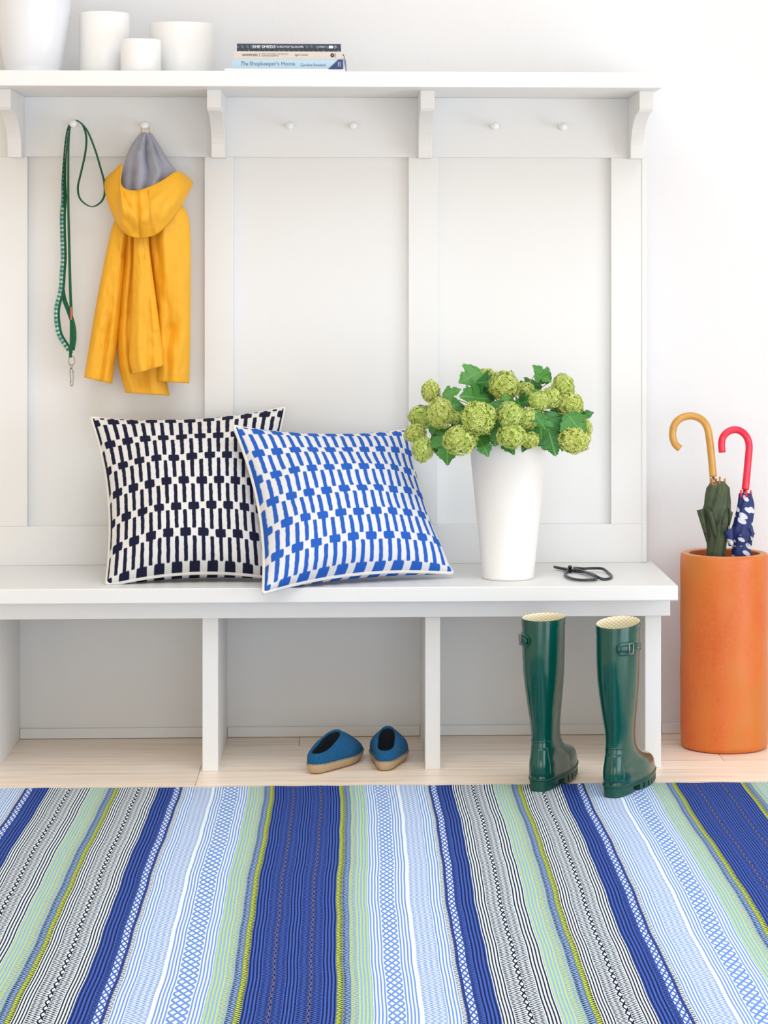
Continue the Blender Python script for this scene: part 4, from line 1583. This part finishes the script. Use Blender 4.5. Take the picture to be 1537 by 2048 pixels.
X_, Y_ = Vector((1, 0, 0)), Vector((0, 1, 0))
pk0 = PEGP[0]
top = Vector((pk0.x, LY, pk0.z + 0.006))
pathA = lpth([(222, 78, 6.228), (200, 102), (181, 170), (166, 300), (157, 480), (159, 600), (150, 720), (152, 860), (156, 1000), (150, 1100), (140, 1230), (112, 1350), (112, 1440), (128, 1530), (165, 1595), (198, 1640)], 90, 6.225)
ribbon('strap', pathA, lambda f: Y_.lerp(X_, min(1, max(0.12, (f - .1) * 2.2))), 0.0105, M['plaid'], leash, 0.0016)
pathA2 = [p + Vector((0.0045, 0.003, 0)) for p in pathA]
ribbon('strap_backing', pathA2, lambda f: Y_.lerp(X_, min(1, max(0.12, (f - .1) * 2.2))), 0.0105, M['leash_green'], leash, 0.0016)
pathB = lpth([(228, 80, 6.232), (206, 112), (195, 250), (193, 600), (199, 900), (206, 1200), (212, 1350), (214, 1500), (212, 1660)], 60, 6.215)
ribbon('strap', pathB, lambda f: Y_.lerp(X_, 0.12 + 0.25 * f), 0.0105, M['leash_green'], leash, 0.0024)
pathC = lpth([(150, 1200, 6.235), (165, 1290, 6.235), (195, 1370, 6.232), (225, 1460, 6.23), (234, 1550, 6.23), (222, 1640, 6.228)], 30)
ribbon('hand_loop', pathC, lambda f: X_.lerp(Y_, 0.3), 0.0115, M['leash_green'], leash, 0.0022)
pathD = lpth([(225, 76, 6.23), (246, 72), (288, 98), (316, 180), (310, 290), (282, 420), (259, 530), (278, 612), (350, 660), (410, 634), (440, 580), (438, 490), (412, 390), (376, 270), (322, 140), (262, 76), (232, 80, 6.232)], 110, 6.22)
ribbon('strap', pathD, lambda f: Y_.lerp(X_, 0.15), 0.0105, M['leash_green'], leash, 0.0026)
tg = lpth([(213, 1345, 6.206), (213, 1432, 6.206)], 4)
ribbon('tag', tg, X_, 0.0036, M['red_tag'], leash, 0.0026)
tube('stitched_end', lpth([(209, 1630), (208, 1690)], 6, 6.218), 0.0045, M['leash_green'], leash, 8, flat=0.6)
# snap clip
clip = tube('clip_eye', catmull([CP(200, 1690, 6.218), CP(196, 1725, 6.218), CP(214, 1745, 6.218), CP(236, 1725, 6.218), CP(232, 1690, 6.218), CP(216, 1682, 6.218)], 30, True), 0.0013, M['metal'], leash, 8, closed=True)
tube('swivel', lpth([(214, 1738), (214, 1765)], 5, 6.218), 0.0026, M['metal'], leash, 10)
tube('clip_bar', lpth([(206, 1765), (208, 1820), (210, 1860)], 10, 6.218), 0.0015, M['metal'], leash, 8)
tube('clip_hook', lpth([(214, 1765), (224, 1780), (227, 1830), (224, 1870), (216, 1888), (208, 1870), (209, 1850)], 20, 6.218), 0.0014, M['metal'], leash, 8)
tube('clip_thumb', lpth([(226, 1785), (234, 1788)], 4, 6.218), 0.0013, M['metal'], leash, 8)

# ------------------------------------------------------------------ boots
SL = [(0.020, .006, .281, .0475, 1), (0.024, .003, .284, .0482, 1), (0.028, .003, .283, .0478, 1), (0.032, .004, .281, .047, 1), (.042, .004, .276, .0465, 1), (.052, .004, .268, .0465, 1), (.060, .005, .256, .0455, 1), (.066, .006, .242, .044, 1),
      (.070, .007, .226, .0415, .95), (.075, .008, .205, .0395, .85), (.081, .010, .186, .0375, .7), (.089, .012, .170, .0355, .5), (.099, .014, .159, .033, .25), (.111, .016, .152, .031, 0),
      (.128, .016, .147, .0308, 0), (.15, .013, .144, .0325, 0), (.175, .008, .140, .0358, 0), (.2, .003, .138, .039, 0), (.235, -.003, .136, .0432, 0), (.27, -.008, .134, .0462, 0), (.31, -.010, .132, .0478, 0), (.35, -.009, .131, .0485, 0), (.394, -.007, .130, .049, 0)]
ZTOP = SL[-1][0]
SLANT = 0.0


def slice_at(z):
    if z <= SL[0][0]: return SL[0]
    for a, b_ in zip(SL, SL[1:]):
        if z <= b_[0]:
            f = (z - a[0]) / (b_[0] - a[0])
            return tuple(x + (y - x) * f for x, y in zip(a, b_))
    return SL[-1]


def outline(sl, th, off=0.0):
    z, y0, y1, wd, k = sl
    s = 0.5 - 0.5 * math.cos(th)            # heel 0 .. toe 1
    sg = 1 if math.sin(th) >= 0 else -1
    e = math.sqrt(max(0, 1 - (2 * s - 1) ** 2)) ** (1 - 0.35 * k)
    ball = min(1, max(0, (s - 0.22) / 0.4))
    ball = ball * ball * (3 - 2 * ball)
    foot = e * (0.77 + 0.23 * ball)
    wv = wd * ((1 - k) * e + k * foot)
    x = sg * wv
    y = y0 + (y1 - y0) * s
    if off:
        c = Vector((0, (y0 + y1) / 2 if k < .5 else min(max(y, y0 + wd), y1 - wd), 0))
        d = Vector((x, y, 0)) - c
        if d.length > 1e-6:
            d.normalize()
            x += d.x * off
            y += d.y * off
    zz_ = z + max(0, (z - 0.33) / (ZTOP - 0.33)) ** 2 * SLANT * s if z > 0.33 else z
    return Vector((x, y, zz_))


def surf_strip(name, a0, a1, z0, z1, off, mat, par, na=16, nz_=6, thick=0.0015, rounded=False):
    V = []
    for i in range(nz_ + 1):
        for k in range(na + 1):
            a = a0 + (a1 - a0) * k / na
            fz = i / nz_
            if rounded:
                ed = min(k, na - k) / (na * 0.22)
                sh = math.sqrt(max(0.0, 1 - (1 - min(1, ed)) ** 2))
                zc = (z0 + z1) / 2
                z = zc + (z1 - z0) / 2 * (2 * fz - 1) * max(sh, 0.25)
            else:
                z = z0 + (z1 - z0) * fz
            V.append(outline(slice_at(z), a, off))
    o = mk(name, V, grid_faces(nz_ + 1, na + 1), mat, par, True, local=True)
    return mod_solid(o, thick, 0)


def boot(label, hx, hy, hz, rz, outer):
    t = thing('rubber_boot', label, 'boot', (hx, hy, hz), rz, group='green rubber boots')
    seg = 72
    zs = [s[0] for s in SL]
    dense = []
    for a, b_ in zip(zs, zs[1:]):
        n = max(1, int((b_ - a) / 0.008))
        dense += [a + (b_ - a) * i / n for i in range(n)]
    dense.append(zs[-1])
    V = [outline(slice_at(z), 2 * math.pi * k / seg) for z in dense for k in range(seg)]
    nr = len(dense)
    # roll over the rim and down the inside
    upper = mk('upper', V, grid_faces(nr, seg, True) + [tuple(range(seg))[::-1]], M['boot'], t, True, local=True)
    V, UV = [], []
    ins = [ZTOP, ZTOP - 0.002] + [ZTOP - 0.01 * i for i in range(1, 22)]
    for j, z in enumerate(ins):
        for k in range(seg):
            p = outline(slice_at(z), 2 * math.pi * k / seg, -0.0005 if j == 0 else -0.0035)
            if j == 0: p.z += 0.0004
            V.append(p)
            UV.append((k / seg, z))
    lin_ = mk('lining', V, grid_faces(len(ins), seg, True) + [tuple((len(ins) - 1) * seg + k for k in range(seg))], M['boot_lining'], t, True, local=True, uvs=UV)
    # rim band
    for z0, z1, of in ((ZTOP - 0.009, ZTOP - 0.0006, 0.0012), (ZTOP - 0.016, ZTOP - 0.012, 0.0009)):
        V = [outline(slice_at(z), 2 * math.pi * k / seg, o_) for z, o_ in ((z0, 0.0), (z0, of), (z1, of), (z1, 0.0)) for k in range(seg)]
        mk('rim_band', V, grid_faces(4, seg, True), M['boot'], t, False, local=True)
    # back seam and heel counter ridges
    surf_strip('back_seam', -0.018, 0.018, 0.03, ZTOP - 0.002, 0.0006, M['boot'], t, 2, 40, 0.0016)
    surf_strip('heel_counter', -0.62, 0.62, 0.034, 0.098, 0.0006, M['boot'], t, 14, 8, 0.0016)
    surf_strip('ankle_ridge', -0.75, 0.75, 0.109, 0.113, 0.0008, M['boot'], t, 14, 2, 0.0018)
    surf_strip('welt', -3.1, 3.1, 0.0225, 0.0262, 0.0006, M['boot_sole'], t, 60, 2, 0.002)
    # heel block
    def block(name, ya, yb2, z0, z1, ins_):
        pts = []
        slb = (0, .003, .286, .048 - ins_, 1)
        n = 40
        th0 = math.acos(1 - 2 * (ya - .003) / .283) if ya > .003 else 0
        th1 = math.acos(max(-1, 1 - 2 * (yb2 - .003) / .283)) if yb2 < .286 else math.pi
        rt2 = [outline(slb, th0 + (th1 - th0) * i / n) for i in range(n + 1)]
        lf = [Vector((-p.x, p.y, 0)) for p in reversed(rt2)]
        ring = rt2 + lf
        m = len(ring)
        V = [Vector((p.x, p.y, z0)) for p in ring] + [Vector((p.x, p.y, z1)) for p in ring]
        Fc = [tuple(range(m))[::-1], tuple(range(m, 2 * m))] + [(i, (i + 1) % m, (i + 1) % m + m, i + m) for i in range(m)]
        return V, Fc
    V, Fc = block('heel', .003, .078, 0.0, .021, .003)
    mk('heel', V, Fc, M['boot_sole'], t, False, local=True)
    V, Fc = block('sole', .003, .286, .014, .022, .001)
    allV, allF = list(V), list(Fc)
    y = .108
    while y < .27:
        V, Fc = block('lug', y, min(y + .017, .285), 0.0, .014, .0005)
        b0_ = len(allV)
        allV += V
        allF += [tuple(i + b0_ for i in f) for f in Fc]
        y += .026
    mk('sole', allV, allF, M['boot_sole'], t, False, local=True)
    # side strap, buckle
    sgn = outer
    surf_strip('strap_pad', sgn * 0.35, sgn * 1.45, 0.331, 0.362, 0.0012, M['boot'], t, 24, 8, 0.002, rounded=True)
    surf_strip('strap', sgn * 0.5, sgn * 1.6, 0.340, 0.3545, 0.0048, M['boot'], t, 18, 3, 0.003)
    zc = 0.347
    # upturned strap end
    e0 = outline(slice_at(zc), sgn * 0.5, 0.0048)
    e1 = outline(slice_at(zc), sgn * 0.40, 0.0115)
    V = []
    for f in (0, .35, .7, 1.0):
        p = e0.lerp(e1, f)
        hh_ = 0.0073 * (1 if f < .8 else 0.45)
        V += [p + Vector((0, 0, -hh_)), p + Vector((0, 0, hh_))]
    mod_solid(mk('strap_tip', V, grid_faces(4, 2), M['boot'], t, True, local=True), 0.003, 0)
    # buckle frame
    a_, b2_ = sgn * 0.86, sgn * 1.04
    q = [outline(slice_at(z), a, 0.0085) for a, z in ((a_, 0.336), (b2_, 0.336), (b2_, 0.3585), (a_, 0.3585))]
    tube('buckle', [p for i in range(4) for p in (q[i], q[i].lerp(q[(i + 1) % 4], .33), q[i].lerp(q[(i + 1) % 4], .66))], 0.0011, M['metal'], t, 8, closed=True, local=True)
    st_ = outline(slice_at(zc), sgn * 1.3, 0.0066)
    dn = Vector((sgn, -0.3, 0)).normalized()
    tube('stud', [st_, st_ + dn * 0.0012], 0.0028, M['metal'], t, 12, local=True)
    return t


ZRUG = RT + 0.0012
p = PZ(1074.5, 1583, ZRUG)
SLANT = 0.002
boot('green rubber boot nearer the slippers, its buckle on the left edge', p.x, p.y, ZRUG, -math.radians(19), -1)
p = PZ(1221.5, 1596, ZRUG)
SLANT = 0.012
rb_ = boot('green rubber boot beside the bench end, its buckle facing right', p.x, p.y, ZRUG, -math.radians(23), 1)
rb_.scale = (1, 1, 0.982)


# ------------------------------------------------------------------ slippers
def slip_out(th, sgnf, inset=0.0, L=0.262):
    s = 0.5 - 0.5 * math.cos(th)
    sg = 1 if math.sin(th) >= 0 else -1
    e = math.sqrt(max(0, 1 - (2 * s - 1) ** 2)) ** 0.72
    b_ = min(1, max(0, (s - 0.2) / 0.42)); b_ = b_ * b_ * (3 - 2 * b_)
    wv = (0.0355 + 0.0135 * b_ - inset) * e
    return Vector((sg * wv + sgnf * 0.006 * math.sin(s * math.pi), inset + (L - 2 * inset) * s, 0))


def slipper(label, x, y, rz, sgnf):
    t = thing('felt_slipper', label, 'slipper', (x, y, 0.0008), rz, group='teal felt slippers')
    seg = 72
    # sole: leather cup
    rings = [(0.016, 0.0), (0.009, 0.0015), (0.0045, 0.005), (0.0015, 0.010), (-0.0005, 0.015), (-0.001, 0.018), (0.0005, 0.0205), (0.004, 0.021)]
    V = []
    for ins, z in rings:
        for k in range(seg):
            p = slip_out(2 * math.pi * k / seg, sgnf, ins)
            s = p.y / 0.262
            V.append(p + Vector((0, 0, z + 0.004 * max(0, s - .75) * 4 * (z > 0 or 1) * 0.5 + (0.004 * (1 - s) if z > .008 else 0))))
    Fc = grid_faces(len(rings), seg, True) + [tuple(range(seg))[::-1], tuple((len(rings) - 1) * seg + k for k in range(seg))]
    mk('sole', V, Fc, M['suede'], t, True, local=True)
    # felt upper: from the sole edge up and over to the opening
    def op(th):
        s = 0.5 - 0.5 * math.cos(th)
        sg = 1 if math.sin(th) >= 0 else -1
        e = math.sqrt(max(0, 1 - (2 * s - 1) ** 2)) ** 0.85
        yy = 0.014 + 0.136 * s
        hz_ = 0.046 + 0.036 * (s ** 1.2)
        return Vector((sg * (0.0265 - 0.002 * s) * e + sgnf * 0.004 * s, yy, hz_))
    nr = 16
    V = []
    for j in range(nr + 1):
        f = j / nr
        for k in range(seg):
            th = 2 * math.pi * k / seg
            a = slip_out(th, sgnf, 0.0012)
            s = a.y / 0.262
            a = a + Vector((0, 0, 0.019 + 0.003 * (1 - s)))
            d = op(th)
            # control points: rise first, then roll inwards
            rise = 0.022 + 0.010 * min(1, max(0, (s - .15) / .4)) - 0.020 * max(0, (s - .55) / .45)
            out_ = slip_out(th, sgnf, -0.003)
            b_ = Vector((out_.x, out_.y, a.z + rise))
            c = d.lerp(b_, 0.35 + 0.2 * max(0, s - .5)) + Vector((0, 0, 0.005 + 0.001 * s))
            if s < .5:
                c.z = max(c.z, d.z * 0.92)
            p = a * (1 - f) ** 3 + b_ * (3 * f * (1 - f) ** 2) + c * (3 * f * f * (1 - f)) + d * f ** 3
            V.append(p)
    base = [V[nr * seg + k].copy() for k in range(seg)]
    # rolled edge
    for dr, dz in ((-0.0025, 0.0016), (-0.005, 0.0), (-0.006, -0.004)):
        for k in range(seg):
            th = 2 * math.pi * k / seg
            p = base[k]
            cdir = Vector((0 - p.x, 0.078 - p.y, 0)).normalized()
            V.append(p + cdir * (-dr) + Vector((0, 0, dz)))
    fixn(mk('upper', V, grid_faces(nr + 4, seg, True), M['felt'], t, True, local=True))
    rim = V[-seg:]
    V2 = [p.copy() for p in rim]
    for dz, sc_ in ((-0.02, 1.05), (-0.045, 1.05)):
        for k in range(seg):
            p = rim[k]
            V2.append(Vector((p.x * sc_, p.y + 0.001, max(0.0235, p.z + dz))))
    fc2 = grid_faces(3, seg, True) + [tuple(2 * seg + k for k in range(seg))]
    mk('lining', V2, fc2, M['felt_dark'], t, True, local=True)
    # welt stitching
    pth = []
    for k in range(72):
        p = slip_out(2 * math.pi * k / 72, sgnf, -0.0012)
        s = p.y / 0.262
        pth.append(p + Vector((0, 0, 0.0195 + 0.004 * (1 - s) + 0.002 * max(0, s - .75) * 4)))
    V, Fc = [], []
    for k in range(0, 72):
        a, b_ = pth[k], pth[(k + 1) % 72]
        vv, ff = tube_geo([a.lerp(b_, .15), a.lerp(b_, .75)], 0.0007, 5)
        o0 = len(V)
        V += vv
        Fc += [tuple(i + o0 for i in f) for f in ff]
    mk('stitching', V, Fc, M['stitch'], t, True, local=True)
    return t


p = PZ(624, 1550, 0)
slipper('teal felt slipper turned to the right, farther from the boots', p.x, p.y, -math.radians(23), 1)
p = PZ(769, 1544, 0)
slipper('teal felt slipper pointing straight back, nearer the boots', p.x, p.y, -math.radians(3), 1)

# ------------------------------------------------------------------ umbrella stand
SX_, SY_ = XA(1449.5, 6.14), 6.14
Rp, Hp = 0.1118, 0.495
pot = thing('umbrella_stand', 'tall orange glazed ceramic cylinder holding two umbrellas', 'umbrella stand', (SX_, SY_, 0))
seg = 96
prof = [(Rp - 0.012, 0.0006), (Rp - 0.004, 0.003), (Rp - 0.001, 0.012)] + [(Rp + 0.0006 * math.sin(i * 0.9) - 0.0015 * (i < 2), 0.02 + (Hp - 0.03) * i / 24) for i in range(25)] + [(Rp - 0.001, Hp - 0.005), (Rp - 0.003, Hp - 0.001)]
V = []
for r, z in prof:
    for k in range(seg):
        a = 2 * math.pi * k / seg
        rr = r + 0.0012 * noise.noise(Vector((2 * math.cos(a), 2 * math.sin(a), z * 6)))
        V.append((SX_ + rr * math.cos(a), SY_ + rr * math.sin(a), z))
mk('body', V, grid_faces(len(prof), seg, True) + [tuple(range(seg))[::-1]], M['pot'], pot, True)
lathe('rim', [(Rp - 0.0032, Hp - 0.0012), (Rp - 0.006, Hp), (Rp - 0.018, Hp), (Rp - 0.021, Hp - 0.002)], SX_, SY_, M['pot_rim'], pot, seg)
lathe('interior', [(Rp - 0.021, Hp - 0.002), (Rp - 0.023, Hp - 0.01), (Rp - 0.023, 0.02), (0, 0.018)], SX_, SY_, M['pot_inside'], pot, seg)

ux = lambda c: 1320 + c * 0.36113
uy = lambda c: 800 + c * 0.36113
vx_ = lambda c: 1370 + c * 0.10865
vy_ = lambda c: 940 + c * 0.10865


def canopy(name, rows, Y, mat, par, nfold, twist, amp, seg=96, bot=None):
    """rows: (crop y, left x, right x, fold amount) measured at distance Y"""
    V, UV = [], []
    dense = []
    for a, b_ in zip(rows, rows[1:]):
        for i in range(6):
            f = i / 6
            dense.append(tuple(x + (y - x) * f for x, y in zip(a, b_)))
    dense.append(rows[-1])
    L = len(dense)
    for i, (cy, l, r, fo) in enumerate(dense):
        pl, pr = PY(vx_(l), vy_(cy), Y), PY(vx_(r), vy_(cy), Y)
        c, R = (pl + pr) / 2, (pr - pl).length / 2
        for k in range(seg):
            a = 2 * math.pi * k / seg
            w_ = math.sin(nfold * a + twist * i / L * 6)
            m = 1 - amp * fo * (0.5 - 0.5 * w_) - 0.03 * noise.noise(Vector((3 * math.cos(a), 3 * math.sin(a), cy * .01)))
            V.append(c + Vector((R * m * math.cos(a), R * 0.85 * m * math.sin(a), 0)))
            UV.append((a / (2 * math.pi) * 0.11, c.z))
    # lower part down to the ferrule in the pot
    if bot is not None:
        c0 = sum(V[-seg:], Vector()) / seg
        R0 = (V[-seg] - c0).length
        for f in (0.3, 0.65, 1.0):
            cc = c0.lerp(bot, f)
            for k in range(seg):
                a = 2 * math.pi * k / seg
                R_ = R0 * (1 - 0.8 * f)
                m = 1 - 0.15 * (0.5 - 0.5 * math.sin(nfold * a))
                V.append(cc + Vector((R_ * m * math.cos(a), R_ * m * math.sin(a), 0)))
                UV.append((a / (2 * math.pi) * 0.11, cc.z))
        L += 3
    # UV seam is at the back for a camera in front: rotate so the seam lies at +Y
    o = mk(name, V, grid_faces(L, seg, True) + [tuple((L - 1) * seg + k for k in range(seg))], mat, par, True, uvs=UV)
    return o


# camouflage umbrella
UY1 = 6.13
u1 = thing('umbrella', 'folded camouflage umbrella with a varnished wooden crook handle', 'umbrella', Vector((SX_ - 0.02, SY_, 0.022)), group='folded umbrellas in the stand')
hp = [(112, 268), (86, 243), (72, 195), (84, 135), (122, 99), (178, 88), (232, 108), (264, 152), (277, 220), (288, 320), (297, 424)]
path = polyline([PY(ux(a), uy(b_), UY1) for a, b_ in hp], 60)
tube('handle', path, lambda f: 0.0094 + 0.0004 * f, M['wood_handle'], u1, 16)
rows1 = [(215, 470, 745, .9), (330, 402, 832, .8), (500, 370, 846, .5), (640, 360, 852, .45), (720, 330, 860, .5), (860, 330, 850, .55), (1000, 345, 825, .55), (1300, 400, 780, .5), (1420, 410, 765, .4), (1550, 400, 762, .4), (1640, 402, 758, .4)]
ft1 = Vector((SX_ - 0.025, SY_ - 0.0, 0.04))
canopy('canopy', rows1, UY1, M['camo'], u1, 8, 2.0, 0.32, bot=ft1)
# loose fold tips standing off the roll
for (tx0, ty0), (bx_, by_), (ix, iy), yo in (((225, 742), (405, 1330), (360, 690), -0.02), ((888, 790), (760, 1320), (800, 690), -0.012), ((545, 800), (600, 1200), (380, 690), -0.034)):
    a = PY(vx_(tx0), vy_(ty0), UY1 + yo)
    b_ = PY(vx_(bx_), vy_(by_), UY1 + yo)
    c = PY(vx_(ix), vy_(iy), UY1 + yo - 0.003)
    d = PY(vx_((ix + bx_) / 2 + 60), vy_(1250), UY1 + yo + 0.004)
    V = []
    for i in range(9):
        f = i / 8
        l, r = a.lerp(b_, f), c.lerp(d, f)
        for k in range(6):
            g = k / 5
            q = l.lerp(r, g)
            q.y -= 0.012 * math.sin(math.pi * g) * (1 - f * .5)
            V.append(q)
    mod_solid(mk('canopy_fold', V, grid_faces(9, 6), M['camo'], u1, True), 0.0012, 0)
sh = [PY(ux(297), uy(424), UY1), PY(vx_(560), vy_(300), UY1), PY(vx_(575), vy_(1500), UY1), ft1]
tube('shaft', polyline(sh, 20), 0.0035, M['metal'], u1, 10)
for cx, cy, yo in ((480, 160, -0.012), (650, 140, -0.015), (742, 175, 0.0), (580, 175, 0.012), (510, 175, -0.016)):
    tube('rib_tip', [PY(vx_(cx), vy_(cy - 20), UY1 + yo), PY(vx_(cx), vy_(cy + 30), UY1 + yo), PY(vx_(cx + (10 if cx < 600 else -10)), vy_(cy + 110), UY1 + yo)], 0.0026, M['rib_wood'], u1, 8)
tube('ferrule', [ft1 + Vector((0, 0, 0.02)), ft1 - Vector((0, 0, 0.019))], 0.004, M['metal'], u1, 10)

# navy umbrella with white leaves
UY2 = 6.125
u2 = thing('umbrella', 'folded navy umbrella with white leaf print and a red crook handle', 'umbrella', Vector((SX_ + 0.04, SY_, 0.022)), group='folded umbrellas in the stand')
hp = [(347, 290), (344, 235), (358, 195), (396, 168), (440, 168), (478, 198), (496, 250), (490, 340), (482, 430), (475, 496)]
path = polyline([PY(ux(a), uy(b_), UY2) for a, b_ in hp], 60)
tube('handle', path, lambda f: 0.0092 + 0.0005 * f, M['red_handle'], u2, 16)
rows2 = [(430, 1000, 1250, .8), (530, 985, 1262, .7), (640, 962, 1286, .4), (800, 935, 1282, .35), (1000, 892, 1262, .4), (1100, 850, 1275, .5), (1180, 840, 1285, .5), (1300, 850, 1240, .45), (1390, 870, 1222, .35), (1550, 862, 1232, .3), (1640, 866, 1228, .3)]
ft2 = Vector((SX_ + 0.045, SY_ - 0.0, 0.04))
canopy('canopy', rows2, UY2, M['leafprint'], u2, 7, 2.2, 0.26, bot=ft2)
for (tx0, ty0), (bx_, by_), (ix, iy), yo in (((718, 1140), (820, 1400), (900, 1040), -0.022), ((1292, 1160), (1215, 1390), (1180, 1060), -0.015)):
    a = PY(vx_(tx0), vy_(ty0), UY2 + yo)
    b_ = PY(vx_(bx_), vy_(by_), UY2 + yo)
    c = PY(vx_(ix), vy_(iy), UY2 + yo - 0.003)
    d = PY(vx_((ix + bx_) / 2 + 40), vy_(1380), UY2 + yo - 0.004)
    V, UV = [], []
    for i in range(7):
        f = i / 6
        l, r = a.lerp(b_, f), c.lerp(d, f)
        for k in range(6):
            g = k / 5
            q = l.lerp(r, g)
            q.y -= 0.008 * math.sin(math.pi * g)
            V.append(q)
            UV.append((q.x, q.z))
    mod_solid(mk('canopy_fold', V, grid_faces(7, 6), M['leafprint'], u2, True, uvs=UV), 0.0012, 0)
V_, F_ = [], []
tube('closing_tie', [PY(vx_(1045 + 195 * math.cos(a)), vy_(1385), UY2) + Vector((0, 0.0185 * math.sin(a), 0.001 * math.cos(a))) for a in [2 * math.pi * k / 40 for k in range(40)]], 0.0007, M['white_print'], u2, 6, closed=True)
sh = [PY(ux(475), uy(496), UY2), PY(vx_(1110), vy_(600), UY2), PY(vx_(1050), vy_(1500), UY2), ft2]
tube('shaft', polyline(sh, 20), 0.0035, M['metal'], u2, 10)
for cx, cy, yo in ((1040, 395, -0.012), (1140, 390, -0.015), (1220, 400, -0.004), (1090, 380, 0.012)):
    tube('rib_tip', [PY(vx_(cx), vy_(cy - 25), UY2 + yo), PY(vx_(cx), vy_(cy + 40), UY2 + yo), PY(vx_(cx), vy_(cy + 110), UY2 + yo)], 0.0026, M['red_handle'], u2, 8)
tube('ferrule', [ft2 + Vector((0, 0, 0.02)), ft2 - Vector((0, 0, 0.019))], 0.004, M['metal'], u2, 10)
